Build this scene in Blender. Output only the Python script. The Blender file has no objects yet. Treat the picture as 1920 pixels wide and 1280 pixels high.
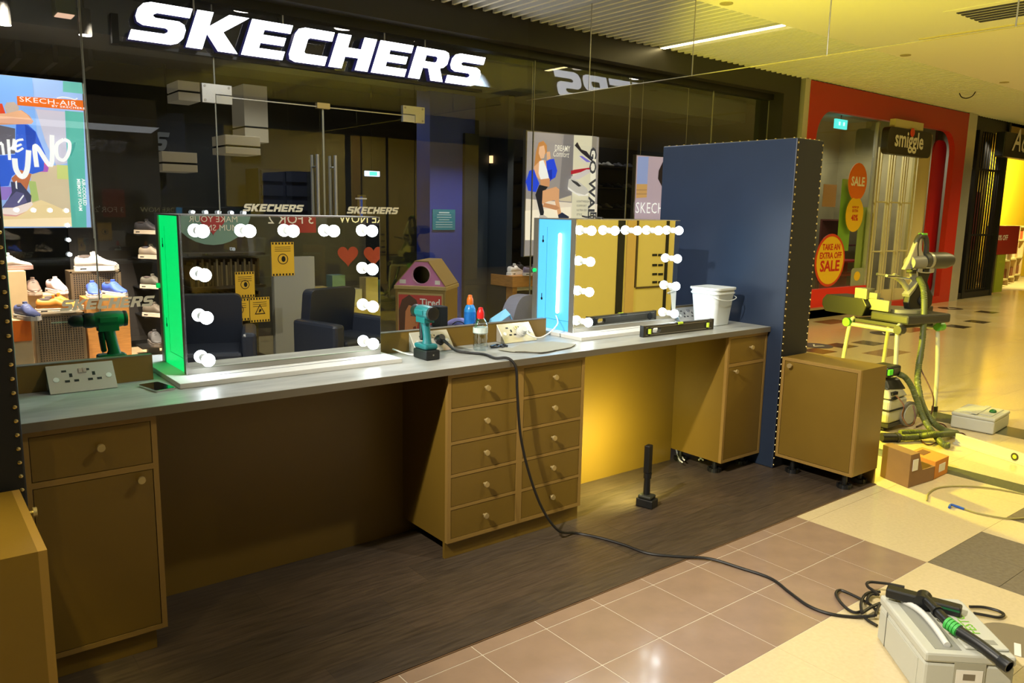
import bpy, bmesh, math, random
from mathutils import Vector, Matrix
from mathutils.geometry import tessellate_polygon
random.seed(7)
SC = bpy.context.scene
COL = SC.collection
PI = math.pi

# ------------------------------------------------------------------ camera
FPX = 1470.4                                   # focal length in pixels of the 1920-wide frame
CAM = Vector((-1.557, -2.101, 1.590))
yaw, pitch, roll = math.radians(38.408), math.radians(9.505), math.radians(1.106)
FW = Vector((math.sin(yaw)*math.cos(pitch), math.cos(yaw)*math.cos(pitch), -math.sin(pitch)))
_r = Vector((math.cos(yaw), -math.sin(yaw), 0)); _u = _r.cross(FW)
RT = math.cos(roll)*_r + math.sin(roll)*_u
UP = -math.sin(roll)*_r + math.cos(roll)*_u
cd = bpy.data.cameras.new('camera'); cam = bpy.data.objects.new('camera', cd); COL.objects.link(cam)
cd.sensor_width = 36.0; cd.lens = FPX/1920*36.0; cd.clip_start = .05; cd.clip_end = 120
m = Matrix((( RT.x, UP.x, -FW.x, CAM.x), (RT.y, UP.y, -FW.y, CAM.y), (RT.z, UP.z, -FW.z, CAM.z), (0, 0, 0, 1)))
cam.matrix_world = m
SC.camera = cam

# ------------------------------------------------------------------ world, exposure, lights
w = bpy.data.worlds.new('world'); SC.world = w; w.use_nodes = True
w.node_tree.nodes['Background'].inputs[0].default_value = (.9, .85, .7, 1)
w.node_tree.nodes['Background'].inputs[1].default_value = .012
vs = SC.view_settings
vs.view_transform = 'Standard'; vs.look = 'None'; vs.gamma = 1; vs.use_curve_mapping = False; vs.exposure = 0.0
SC.cycles.transparent_max_bounces = 24
SC.cycles.max_bounces = 10
SC.cycles.sample_clamp_indirect = 4.0
SC.cycles.caustics_refractive = False

def light(kind, name, loc, power, col, aim=None, size=.1, size_y=None, spot=60, blend=.4):
    d = bpy.data.lights.new(name, kind); d.energy = power; d.color = col
    if kind == 'AREA':
        d.size = size
        if size_y: d.shape = 'RECTANGLE'; d.size_y = size_y
    else: d.shadow_soft_size = size
    if kind == 'SPOT': d.spot_size = math.radians(spot); d.spot_blend = blend
    o = bpy.data.objects.new(name, d); COL.objects.link(o); o.location = loc
    if aim is not None:
        o.rotation_euler = (Vector(aim)-Vector(loc)).to_track_quat('-Z', 'Y').to_euler()
    return o
# yellow work light standing behind the tall navy panel
light('SPOT', 'yellow_work_light', (3.42, 1.75, 1.05), 450, (1, .86, .05), (7.42, -1.25, 1.75), size=.07, spot=172, blend=.22)
# mall ceiling downlights, with added fill lamps among them
def downlight(x, y, p, col, z=3.50, cone=150): return light('SPOT', 'downlight_or_fill', (x, y, z), p, col, (x, y, 0), .05, spot=cone, blend=.5)
downlight(1.3, -.75, 150, (1, .94, .82))
light('SPOT', 'fill_spot', (-2.4, -.35, 3.45), 1250, (1, .92, .78), (2.9, -.40, .2), .05, spot=68, blend=.9)  # added spot that lifts the right cabinet door and the floor
downlight(1.2, 3.2, 165, (.92, .96, 1))  # added to brighten the vinyl names and door fittings
downlight(5.6, -1.6, 150, (1, .88, .50))
downlight(8.6, -.2, 230, (1, .84, .42))
downlight(12.0, .9, 240, (1, .82, .38))
downlight(16.0, 1.6, 260, (1, .82, .36))
downlight(-2.3, -.5, 55, (1, .80, .30))  # added warm fill for the left low cabinet
light('SPOT', 'fill_spot', (-2.0, -.5, 3.45), 420, (1, .82, .22), (-1.75, .05, .6), .05, spot=30, blend=.7)  # added spot that makes the left low cabinet look golden
light('POINT', 'ceiling_fill', (6.6, -3.6, 2.7), 170, (1, .93, .74), size=.06)  # unseen lamp added to brighten the ceiling
# shop window spotlights, dim fills added in the dark shop, other shop lamps
light('SPOT', 'window_spot', (-.75, 4.98, 3.15), 900, (1, .84, .66), (-.45, 5.45, .6), .04, spot=55)
light('SPOT', 'window_spot', (-.05, 5.0, 3.15), 900, (1, .84, .66), (-.15, 5.6, .7), .04, spot=50)
light('SPOT', 'window_spot', (4.6, 5.05, 3.15), 160, (1, .82, .62), (4.7, 5.6, .7), .04, spot=40)
light('SPOT', 'column_spot', (3.75, 5.1, 3.25), 160, (.80, .88, 1), (3.9, 6.0, 1.1), .04, spot=46)
light('SPOT', 'shop_fill', (2.6, 7.6, 3.30), 42, (.92, .97, 1), (2.6, 7.6, 0), .05, spot=160)  # unseen weak fill, added so the dark interior shows
light('SPOT', 'shop_fill', (7.0, 6.9, 3.30), 36, (1, .96, .86), (7.0, 6.9, 0), .05, spot=160)
light('SPOT', 'shop_fill', (-2.0, 7.6, 3.30), 16, (.90, .96, 1), (-2.0, 7.6, 0), .05, spot=160)
light('SPOT', 'toy_shop_lamp', (11.2, 5.7, 3.25), 120, (1, .94, .70), (11.8, 5.9, 0), .05, spot=160)
light('SPOT', 'toy_shop_lamp', (13.2, 5.9, 3.25), 70, (1, .94, .70), (13.2, 5.9, 0), .05, spot=160)
light('SPOT', 'grille_shop_fill', (15.8, 4.88, 3.2), 90, (1, .86, .6), (15.8, 5.0, 1.0), .05, spot=120)  # added to light the banner behind the grille
light('SPOT', 'bright_shop_lamp', (20.4, 4.95, 3.2), 1000, (1, .88, .34), (21.6, 6.5, 1.3), .05, spot=140)
light('AREA', 'facing_shop_lamp', (1.2, -3.9, 2.90), 12, (.96, .97, 1), (1.2, -3.6, 0), 2.5, .6)

# ------------------------------------------------------------------ helpers
def ray(px, py): return FW + (px-960)/FPX*RT - (py-640)/FPX*UP
def PZ(px, py, z):
    d = ray(px, py); return CAM + d*((z-CAM.z)/d.z)
def PY(px, py, y):
    d = ray(px, py); return CAM + d*((y-CAM.y)/d.y)
def PX(px, py, x):
    d = ray(px, py); return CAM + d*((x-CAM.x)/d.x)
def MY(px, py, y, ym=1.055):                    # what the dressing mirror shows, on the plane y behind the camera
    h = PY(px, py, ym); d = ray(px, py); d = Vector((d.x, -d.y, d.z)); return h + d*((y-h.y)/d.y)

def lin(c):
    return tuple(((v/255)/12.92 if v/255 <= .04045 else ((v/255+.055)/1.055)**2.4) for v in c)
def S(*c): return lin(c)

MATS = {}
def mat(name, col, rough=.5, metal=0, var=0.0, vscale=6.0, bump=0.0, bscale=40.0, emit=0.0, spec=.5, stretch=None, coat=0.0):
    if name in MATS: return MATS[name]
    M = bpy.data.materials.new(name); M.use_nodes = True; MATS[name] = M
    nt = M.node_tree; N = nt.nodes; L = nt.links
    b = N['Principled BSDF']
    b.inputs['Roughness'].default_value = rough; b.inputs['Metallic'].default_value = metal
    b.inputs['Specular IOR Level'].default_value = spec
    if coat: b.inputs['Coat Weight'].default_value = coat; b.inputs['Coat Roughness'].default_value = .08
    c4 = (*col, 1)
    b.inputs['Base Color'].default_value = c4
    if emit:
        b.inputs['Emission Color'].default_value = c4; b.inputs['Emission Strength'].default_value = emit
    if var or bump:
        tc = N.new('ShaderNodeTexCoord'); mp = N.new('ShaderNodeMapping'); L.new(tc.outputs['Object'], mp.inputs[0])
        if stretch: mp.inputs['Scale'].default_value = stretch
    if var:
        n = N.new('ShaderNodeTexNoise'); n.inputs['Scale'].default_value = vscale; n.inputs['Detail'].default_value = 5
        L.new(mp.outputs[0], n.inputs['Vector'])
        r = N.new('ShaderNodeValToRGB'); L.new(n.outputs['Fac'], r.inputs[0])
        r.color_ramp.elements[0].position = .3; r.color_ramp.elements[1].position = .7
        r.color_ramp.elements[0].color = (*[max(0, v*(1-var)) for v in col], 1)
        r.color_ramp.elements[1].color = (*[min(1, v*(1+var)) for v in col], 1)
        L.new(r.outputs[0], b.inputs['Base Color'])
        if emit: L.new(r.outputs[0], b.inputs['Emission Color'])
    if bump:
        n2 = N.new('ShaderNodeTexNoise'); n2.inputs['Scale'].default_value = bscale; n2.inputs['Detail'].default_value = 4
        L.new(mp.outputs[0], n2.inputs['Vector'])
        bp = N.new('ShaderNodeBump'); bp.inputs['Strength'].default_value = bump; bp.inputs['Distance'].default_value = .01
        L.new(n2.outputs['Fac'], bp.inputs['Height']); L.new(bp.outputs[0], b.inputs['Normal'])
    return M
def glow(name, col, k):                          # lamps, backlit signs, light boxes
    if name in MATS: return MATS[name]
    M = bpy.data.materials.new(name); M.use_nodes = True; MATS[name] = M
    b = M.node_tree.nodes['Principled BSDF']; b.inputs['Base Color'].default_value = (*[v*.5 for v in col], 1)
    b.inputs['Emission Color'].default_value = (*col, 1); b.inputs['Emission Strength'].default_value = k
    b.inputs['Roughness'].default_value = .4
    return M
def pane(name, tint=(1, 1, 1), k=1.0, ior=1.5, base=0.0):      # thin clear sheet: transparent with a mirror coat by Fresnel
    if name in MATS: return MATS[name]
    M = bpy.data.materials.new(name); M.use_nodes = True; MATS[name] = M
    nt = M.node_tree; N = nt.nodes; L = nt.links; N.clear()
    out = N.new('ShaderNodeOutputMaterial'); mx = N.new('ShaderNodeMixShader')
    t = N.new('ShaderNodeBsdfTransparent'); t.inputs[0].default_value = (*tint, 1)
    g = N.new('ShaderNodeBsdfGlossy'); g.inputs['Roughness'].default_value = 0.0
    fr = N.new('ShaderNodeFresnel'); fr.inputs[0].default_value = ior
    mu = N.new('ShaderNodeMath'); mu.operation = 'MULTIPLY_ADD'; mu.inputs[1].default_value = k; mu.inputs[2].default_value = base; mu.use_clamp = True
    ge = N.new('ShaderNodeNewGeometry'); iv = N.new('ShaderNodeMath'); iv.operation = 'SUBTRACT'; iv.inputs[0].default_value = 1
    L.new(ge.outputs['Backfacing'], iv.inputs[1]); m2 = N.new('ShaderNodeMath'); m2.operation = 'MULTIPLY'   # the far face of a thin sheet adds no second mirror
    L.new(fr.outputs[0], mu.inputs[0]); L.new(mu.outputs[0], m2.inputs[0]); L.new(iv.outputs[0], m2.inputs[1]); L.new(m2.outputs[0], mx.inputs[0]); L.new(t.outputs[0], mx.inputs[1]); L.new(g.outputs[0], mx.inputs[2])
    L.new(mx.outputs[0], out.inputs[0])
    return M

WM = {}                                          # world matrix of every object by name
def wm(o): return WM.get(o.name, Matrix.Identity(4)) if o else Matrix.Identity(4)
def tag(o, label=None, cat=None, group=None, kind=None):
    if label: o['label'] = label
    if cat: o['category'] = cat
    if group: o['group'] = group
    if kind: o['kind'] = kind
    return o
def thing(name, label, cat, loc=(0, 0, 0), rz=0, group=None, rot=None):
    o = bpy.data.objects.new(name, None); COL.objects.link(o); o.empty_display_size = .1
    o.location = loc; o.rotation_euler = rot or (0, 0, rz)
    from mathutils import Euler
    WM[o.name] = Matrix.Translation(Vector(loc)) @ Euler(o.rotation_euler).to_matrix().to_4x4()
    return tag(o, label, cat, group)

class MB:
    def __init__(s): s.v = []; s.f = []; s.m = []; s.k = 0
    def add(s, vs, fs, xf=None):
        b = len(s.v)
        s.v += [tuple(xf @ Vector(p)) if xf else tuple(p) for p in vs]
        for f in fs: s.f.append([b+i for i in f]); s.m.append(s.k)
        return s
    def mi(s, k): s.k = k; return s
    def box(s, a, b, xf=None):
        x0, y0, z0 = a; x1, y1, z1 = b
        return s.add([(x0, y0, z0), (x1, y0, z0), (x1, y1, z0), (x0, y1, z0), (x0, y0, z1), (x1, y0, z1), (x1, y1, z1), (x0, y1, z1)],
              [(0, 3, 2, 1), (4, 5, 6, 7), (0, 1, 5, 4), (1, 2, 6, 5), (2, 3, 7, 6), (3, 0, 4, 7)], xf)
    def cbox(s, c, d, xf=None):
        return s.box([c[i]-d[i]/2 for i in range(3)], [c[i]+d[i]/2 for i in range(3)], xf)
    def rings(s, R, closed=False, cap=(True, True), xf=None):
        n = len(R[0]); vs = [p for r in R for p in r]; fs = []
        K = len(R)
        for i in range(K if closed else K-1):
            a = i*n; b = ((i+1) % K)*n
            for j in range(n):
                j2 = (j+1) % n; fs.append((a+j, a+j2, b+j2, b+j))
        if not closed:
            if cap[0]: fs.append(tuple(reversed(range(n))))
            if cap[1]: fs.append(tuple(range((K-1)*n, K*n)))
        return s.add(vs, fs, xf)
    def cyl(s, p0, p1, r0, r1=None, n=16, cap=(True, True)):
        r1 = r0 if r1 is None else r1
        p0 = Vector(p0); p1 = Vector(p1); d = (p1-p0).normalized()
        a = d.orthogonal().normalized(); b = d.cross(a)
        R = [[p+(a*math.cos(t*2*PI/n)+b*math.sin(t*2*PI/n))*r for t in range(n)] for p, r in ((p0, r0), (p1, r1))]
        return s.rings(R, cap=cap)
    def lathe(s, prof, o=(0, 0, 0), n=20, axis='Z', cap=(True, True)):
        R = []
        for r, h in prof:
            ring = []
            for t in range(n):
                c, q = math.cos(t*2*PI/n)*r, math.sin(t*2*PI/n)*r
                p = {'Z': (c, q, h), 'Y': (q, h, c), 'X': (h, c, q)}[axis]
                ring.append((o[0]+p[0], o[1]+p[1], o[2]+p[2]))
            R.append(ring)
        return s.rings(R, cap=cap)
    def sphere(s, c, r, n=12, k=8, sc=(1, 1, 1)):
        prof = [(max(1e-5, r*math.sin(PI*i/k)), -r*math.cos(PI*i/k)) for i in range(k+1)]
        b = len(s.v); s.lathe(prof, n=n)
        for i in range(b, len(s.v)):
            v = s.v[i]; s.v[i] = (c[0]+v[0]*sc[0], c[1]+v[1]*sc[1], c[2]+v[2]*sc[2])
        return s
    def tube(s, pts, r, n=8, sub=0, closed=False, rad=None):
        P = [Vector(p) for p in pts]
        if sub: P = spline(P, sub)
        N = len(P); R = []; prev = None
        for i, p in enumerate(P):
            t = (P[min(i+1, N-1)]-P[max(i-1, 0)])
            if t.length < 1e-9: t = Vector((0, 0, 1))
            t.normalize()
            if prev is None: a = t.orthogonal().normalized()
            else:
                a = prev - t*prev.dot(t)
                a = a.normalized() if a.length > 1e-6 else t.orthogonal().normalized()
            prev = a; b = t.cross(a); rr = rad(i/(N-1)) if rad else r
            R.append([p+(a*math.cos(q*2*PI/n)+b*math.sin(q*2*PI/n))*rr for q in range(n)])
        return s.rings(R)
    def prism(s, loops, z0, z1, xf=None):          # 2D outline (first loop) with holes, extruded along z
        L3 = [[Vector((p[0], p[1], 0)) for p in l] for l in loops]
        tri = tessellate_polygon(L3); flat = [p for l in loops for p in l]; n = len(flat)
        vs = [(p[0], p[1], z0) for p in flat]+[(p[0], p[1], z1) for p in flat]
        fs = []
        for t in tri:
            a, b, c = [flat[i] for i in t]
            if (b[0]-a[0])*(c[1]-a[1])-(b[1]-a[1])*(c[0]-a[0]) < 0: t = (t[0], t[2], t[1])
            fs.append((t[2], t[1], t[0])); fs.append((t[0]+n, t[1]+n, t[2]+n))
        o = 0
        for l in loops:
            k = len(l)
            for i in range(k):
                j = (i+1) % k; fs.append((o+i, o+j, n+o+j, n+o+i))
            o += k
        return s.add(vs, fs, xf)
    def poly(s, pts, xf=None):                     # flat filled outline of 3D points lying on a plane facing -y or so
        L3 = [[Vector(p) for p in pts]]
        return s.add(pts, [tuple(t) for t in tessellate_polygon(L3)], xf)
    def build(s, name, mats, parent=None, local=False, bevel=0.0, seg=2, smooth=False, loc=None, fix=True, **kw):
        me = bpy.data.meshes.new(name)
        V = s.v
        o = bpy.data.objects.new(name, me)
        if parent is not None and not local:
            iv = wm(parent).inverted(); V = [tuple(iv @ Vector(p)) for p in V]
        elif parent is None and loc is not None and not local:
            V = [(p[0]-loc[0], p[1]-loc[1], p[2]-loc[2]) for p in V]
        me.from_pydata(V, [], s.f)
        for q in (mats if isinstance(mats, (list, tuple)) else [mats]): me.materials.append(q)
        if len(me.materials) > 1: me.polygons.foreach_set('material_index', s.m)
        if fix:
            bm = bmesh.new(); bm.from_mesh(me); bmesh.ops.recalc_face_normals(bm, faces=bm.faces); bm.to_mesh(me); bm.free()
        if smooth:
            me.polygons.foreach_set('use_smooth', [True]*len(me.polygons))
            me.set_sharp_from_angle(angle=math.radians(smooth if smooth is not True else 40))
        me.update()
        COL.objects.link(o)
        if parent is not None:
            o.parent = parent; WM[o.name] = wm(parent)
        elif loc is not None:
            o.location = loc; WM[o.name] = Matrix.Translation(Vector(loc))
        if bevel:
            b = o.modifiers.new('bevel', 'BEVEL'); b.width = bevel; b.segments = seg; b.limit_method = 'ANGLE'; b.angle_limit = math.radians(35)
        return tag(o, kw.get('label'), kw.get('cat'), kw.get('group'), kw.get('kind'))

def spline(P, sub):
    out = []; n = len(P)
    for i in range(n-1):
        p0, p1, p2, p3 = P[max(i-1, 0)], P[i], P[i+1], P[min(i+2, n-1)]
        for k in range(sub):
            t = k/sub
            out.append(.5*((2*p1)+(p2-p0)*t+(2*p0-5*p1+4*p2-p3)*t*t+(3*p1-p0-3*p2+p3)*t**3))
    out.append(P[-1]); return out
def inst(src, parent=None, loc=None, rz=None, name=None):     # a copy sharing the mesh
    c = src.copy(); COL.objects.link(c)
    if parent is not None: c.parent = parent
    if loc is not None: c.location = loc
    if rz is not None: c.rotation_euler = (0, 0, rz)
    return c
def dup(root, loc, rz=None, label=None, group=None):
    r = root.copy(); COL.objects.link(r); r.location = loc
    if rz is not None: r.rotation_euler = (0, 0, rz)
    if label: r['label'] = label
    if group: r['group'] = group
    for ch in list(root.children):
        c = ch.copy(); COL.objects.link(c); c.parent = r
        for g in list(ch.children):
            d = g.copy(); COL.objects.link(d); d.parent = c
    return r
def text(body, size, mt, parent, org, xdir=(1, 0, 0), up=(0, 0, 1), bold=0.0, shear=0.0, align='LEFT', ext=0.0, space=1.0, sx=1.0, name='lettering', line=1.0):
    c = bpy.data.curves.new(name, 'FONT'); c.body = body; c.size = size; c.offset = bold*size; c.shear = shear; c.extrude = ext
    c.align_x = align; c.space_character = space; c.space_line = line; c.resolution_u = 2
    c.materials.append(mt)
    tmp = bpy.data.objects.new(name, c); me = bpy.data.meshes.new_from_object(tmp)
    bpy.data.objects.remove(tmp); bpy.data.curves.remove(c)
    o = bpy.data.objects.new(name, me); COL.objects.link(o)
    x = Vector(xdir).normalized(); z = Vector(up); z = (z-x*z.dot(x)).normalized(); n = x.cross(z)
    M = Matrix(((x.x, z.x, n.x, org[0]), (x.y, z.y, n.y, org[1]), (x.z, z.z, n.z, org[2]), (0, 0, 0, 1)))
    M = M @ Matrix.Diagonal((sx, 1, 1, 1))
    if parent is not None:
        o.parent = parent; M = wm(parent).inverted() @ M
    o.matrix_local = M
    return o
def rrect(x0, y0, x1, y1, r, n=5):
    out = []
    for cx, cy, a in ((x1-r, y0+r, -PI/2), (x1-r, y1-r, 0), (x0+r, y1-r, PI/2), (x0+r, y0+r, PI)):
        for i in range(n+1):
            t = a+PI/2*i/n; out.append((cx+r*math.cos(t), cy+r*math.sin(t)))
    return out
def ell(cx, cy, a, b, n=24): return [(cx+a*math.cos(i*2*PI/n), cy+b*math.sin(i*2*PI/n)) for i in range(n)]
WALLXF = Matrix(((1, 0, 0, 0), (0, 0, -1, 0), (0, 1, 0, 0), (0, 0, 0, 1)))   # (x,y,z) -> (x,-z,y): upright, extruded towards -y
def up_xf(y): return Matrix.Translation((0, y, 0)) @ WALLXF

LETTER = {
 'S': [[(0, 0), (0, .25), (.75, .25), (.82, .30), (.82, .36), (.75, .40), (.22, .40), (.07, .47), (0, .60), (0, .80), (.08, .94), (.24, 1), (1.22, 1), (1.22, .75), (.45, .75), (.38, .70), (.38, .66), (.45, .62), (1.0, .62), (1.15, .55), (1.22, .42), (1.22, .2), (1.13, .06), (.98, 0)]],
 'K': [[(0, 0), (0, 1), (.4, 1), (.4, .62), (.8, 1), (1.32, 1), (.78, .52), (1.3, 0), (.8, 0), (.4, .42), (.4, 0)]],
 'E': [[(0, 0), (0, 1), (1.12, 1), (1.12, .76), (.4, .76), (.4, .62), (1.04, .62), (1.04, .39), (.4, .39), (.4, .24), (1.12, .24), (1.12, 0)]],
 'C': [[(.22, 0), (.06, .06), (0, .2), (0, .8), (.06, .94), (.22, 1), (1.1, 1), (1.1, .73), (.45, .73), (.4, .68), (.4, .32), (.45, .27), (1.1, .27), (1.1, 0)]],
 'H': [[(0, 0), (0, 1), (.4, 1), (.4, .63), (.82, .63), (.82, 1), (1.22, 1), (1.22, 0), (.82, 0), (.82, .36), (.4, .36), (.4, 0)]],
 'R': [[(0, 0), (0, 1), (1.0, 1), (1.15, .95), (1.22, .82), (1.22, .58), (1.12, .46), (1.0, .42), (1.24, 0), (.80, 0), (.6, .37), (.4, .37), (.4, 0)], [(.4, .58), (.4, .78), (.76, .78), (.82, .74), (.82, .62), (.76, .58)]],
}
ADV = {'S': 1.34, 'K': 1.40, 'E': 1.25, 'C': 1.22, 'H': 1.34, 'R': 1.34}
def sign_word(word, h, width, shear=.33):          # outlines of a heavy italic word scaled to a width, per letter
    tot = sum(ADV[c] for c in word)-.12; k = (width-shear*h)/(tot*h); x = 0; out = []
    for c in word:
        out.append([[((x+p[0])*h*k+shear*p[1]*h, p[1]*h) for p in l] for l in LETTER[c]]); x += ADV[c]
    return out
# ------------------------------------------------------------------ materials
GOLD = mat('gold_brown_laminate', S(112, 87, 29), .36, var=.05, vscale=3, bump=.02, bscale=120)
GOLDE = mat('gold_brown_edge', S(140, 110, 54), .4)
KNOBM = mat('brushed_brass', S(190, 170, 120), .3, .6)
TOPM = mat('grey_marbled_worktop', S(150, 152, 148), .38, var=.22, vscale=5, stretch=(1, 3.5, 1))
TOPE = mat('grey_worktop_edge', S(98, 90, 75), .5)
NAVY = mat('navy_leatherette', S(30, 42, 62), .42, var=.12, vscale=2, bump=.15, bscale=6)
NAVY_SHADED = mat('shaded_navy_leatherette', S(13, 14, 18), .6, bump=.1, bscale=8)  # same navy leatherette, with the shade of its front put into the colour
STUDM = mat('brass_stud', S(205, 185, 130), .25, .85)
WHITE = mat('white_board', S(206, 206, 202), .45)
STEEL = mat('brushed_steel', S(190, 188, 182), .32, .75, bump=.05, bscale=90, stretch=(1, 12, 1))
STEELP = mat('steel_plate', S(200, 198, 190), .22, .55)
CHROME = mat('chrome', S(215, 215, 215), .15, .95)
ALU = mat('aluminium_frame', S(150, 146, 136), .35, .6)
BLACK = mat('black_plastic', S(16, 17, 18), .42)
BLACKM = mat('matt_black', S(10, 10, 11), .7)
RUB = mat('black_rubber_cable', S(20, 17, 15), .5)
MIRROR = mat('mirror_glass', (.80, .82, .80), 0.0, 1.0)
BULB = glow('lit_bulb', (.86, .95, 1), 30)
GLASS = pane('shop_glass', (.93, .945, .95), 1.7, 1.5, 0.0)
SMOKE = pane('smoke_barrier_glass', (.965, .975, .97), 1.9, 1.5, .0)
DARKFRAME = mat('dark_bronze_frame', S(52, 50, 46), .38, .35, var=.08, vscale=2)
BROWN = mat('brown_tile', S(150, 126, 106), .16, var=.07, vscale=9, bump=.03, bscale=30, coat=.35)
CREAM = mat('cream_terrazzo_tile', S(205, 188, 148), .16, var=.05, vscale=60, spec=.4)
GREYT = mat('grey_tile', S(112, 104, 92), .2, var=.12, vscale=50, coat=.3)
GREENT = mat('dark_speckled_tile', S(84, 88, 70), .2, var=.4, vscale=70, coat=.3)
GROUT = mat('pale_grout', S(205, 195, 176), .8)
JOINT = mat('sandy_joint', S(176, 160, 124), .7)
PLANKS = [mat('dark_wood_plank_%s' % n, S(*c), .40, var=.34, vscale=5, stretch=(1.2, 14, 1), bump=.08, bscale=14) for n, c in (('umber', (70, 59, 47)), ('walnut', (73, 61, 49)), ('ash', (66, 56, 46)))]
PLASTER = mat('painted_ceiling', S(236, 234, 222), .8)
SLATM = mat('white_ceiling_slat', S(238, 237, 230), .6)
VOID = mat('dark_ceiling_void', S(30, 30, 30), .9)
SHOPW = mat('dark_shop_wall', S(54, 55, 52), .7, var=.12, vscale=1.5)
SHOPB = mat('navy_shop_column', S(42, 62, 150), .55)
SHOPD = mat('dark_teal_shop_wall', S(34, 42, 48), .6)
SHOPC = mat('shop_ceiling', S(58, 60, 62), .8)
SHOPF = mat('shop_floor', S(90, 82, 72), .35, var=.15, vscale=4)
RED = mat('red_fascia_paint', S(178, 40, 20), .4)
DRED = mat('deep_red_paint', S(170, 12, 8), .4)
ORANGE = mat('orange_paint', S(226, 110, 20), .5)
OAK = mat('oak_veneer', S(190, 132, 66), .45, var=.18, vscale=5, stretch=(2, 2, 16))
OAKP = mat('pale_ply', S(196, 172, 130), .5, var=.08, vscale=5)
PERF = mat('bronze_perforated_metal', S(120, 104, 80), .4, .35)
CARDB = mat('cardboard', S(168, 122, 74), .8, var=.06, vscale=8)
CREAMW = mat('cream_panel', S(206, 194, 140), .5)
LEATH = mat('black_leather', S(34, 39, 52), .34, bump=.1, bscale=30)
TEXTW = mat('white_lettering', S(236, 234, 226), .5)
TEXTB = mat('black_lettering', S(20, 18, 16), .5)
TEXTR = mat('red_lettering', S(190, 36, 20), .5)
YELP = mat('yellow_card', S(226, 182, 50), .6)
PAPER = mat('white_paper', S(226, 222, 210), .7)

# ------------------------------------------------------------------ the mall floor
U = .305
floor = MB().box((-5, -6, -.12), (26, 12, -.006)).build('floor', JOINT, kind='structure')
tile_n = [0]
def tile_mesh(name, dx, dy, mt, gap, h=0.0):
    return MB().box((gap, gap, -.006), (dx-gap, dy-gap, h)).build(name, mt, floor, local=True)
def lay(proto, x, y, first=[None]):
    o = proto if not proto.get('laid') else inst(proto, floor)
    o.location = (x, y, 0); proto['laid'] = 1
    if 'laid' in o and o is not proto: del o['laid']
GR = MB().box((-2.6, -.61, -.0059), (2.135, .40, -.0015)).build('grout_bed', GROUT, floor, local=True)
pb = tile_mesh('tile', U, U, BROWN, .0022)
for i in range(-8, 7):
    for j in range(-2, 1): lay(pb, i*U, j*U)
pc = tile_mesh('tile', 2*U, 2*U, CREAM, .0007)
for i in range(-6, 3):
    for j in range(-4, -1): lay(pc, i*2*U+U, (j*2)*U)
pg = tile_mesh('tile', U, U, GREYT, .0012)
for i in (7, 8, 10, 11, 12):
    for j in range(-7, -2): lay(pg, i*U, j*U)
pcs = tile_mesh('tile', U, U, CREAM, .0007)
for j in range(-7, -2): lay(pcs, 9*U, j*U)
for i in range(3, 30):
    for j in range(-1, 8): lay(pc, (i*2+1)*U, j*2*U)
for i in range(6, 20):
    for j in range(-3, -1): lay(pc, (i*2+1)*U, j*2*U)
pn = MB().box((.001, .001, -.006), (.55*U, U*.997, .0012)).build('tile', GREENT, floor, local=True)
for j in range(-6, 2): lay(pn, 11.7*U, j*U+.05*U)
ps = MB().box((.001, .001, -.006), (1.0*U, U*.997, .0012)).build('tile', GREENT, floor, local=True)
for j in range(-5, 3): lay(ps, 15.95*U, (j+.5)*U)
pd = MB().box((-.16, -.15, -.006), (.16, .15, .0013)).build('tile', mat('charcoal_inset_tile', S(70, 62, 52), .2, coat=.3), floor, local=True)
for px, py in ((1628, 643), (1577, 648), (1535, 658), (1795, 612), (1832, 603), (1740, 600), (1850, 585)):
    p = PZ(px, py, 0); lay(pd, p.x, p.y)
pr = MB().box((-.3, -.15, -.006), (.3, .15, .0012)).build('tile', mat('brown_inset_tile', S(150, 112, 78), .2, coat=.3), floor, local=True)
for px, py in ((1662, 661), (1560, 603), (1705, 618)):
    p = PZ(px, py, 0); lay(pr, p.x, p.y)
for o in list(floor.children):
    if 'laid' in o: del o['laid']

# raised timber platform the kiosk stands on
plat = MB().box((-1.75, .072, 0), (2.99, 1.62, .004)).build('timber_platform', mat('platform_edge', S(110, 84, 56), .6), label='dark wood plank platform under the counter and cabinets', cat='platform')
rows = 9; wd = (1.615-.076)/rows
for r in range(rows):
    x = -1.745; k = 0
    while x < 2.98:
        L_ = min(random.choice((.9, 1.15, 1.3)) if k else .35+.13*((r*3) % 6), 2.985-x)
        MB().box((x, .076+r*wd, .004), (x+L_-.0005, .076+(r+1)*wd-.0005, .007+random.random()*.0005)).build('plank', PLANKS[(r*2+k) % 3], plat)
        x += L_; k += 1

# ------------------------------------------------------------------ ceiling
ceil = MB().box((-5, -6, 3.72), (26, 12, 3.8)).build('ceiling', VOID, kind='structure')
MB().box((-5, -6, 3.548), (26, 2.93, 3.60)).build('plasterboard_panel', PLASTER, ceil)
sl = MB().prism([[(0, 0), (.034, 0), (.034, .11), (.02, .13), (0, .13)]], 0, 1.70, Matrix(((1, 0, 0, 0), (0, 0, 1, 0), (0, 1, 0, 0), (0, 0, 0, 1)))).build('slat', SLATM, ceil, local=True)
xs = [-4+.124*i for i in range(190)]
for i, x in enumerate(xs):
    if abs(x-5.99) < .1: continue
    o = sl if i == 0 else inst(sl, ceil)
    o.location = (x, 2.935, 3.55)
for x0, x1, y0, y1 in ((7.6, 7.72, .4, 2.3), (11.6, 11.75, .0, 2.2), (4.6, 4.68, 1.9, 2.5), (16, 16.15, .2, 2.2)):   # recessed slots
    MB().box((x0, y0, 3.535), (x1, y1, 3.549)).build('recessed_slot', mat('unlit_slot', S(226, 214, 150), .4), ceil)
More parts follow.
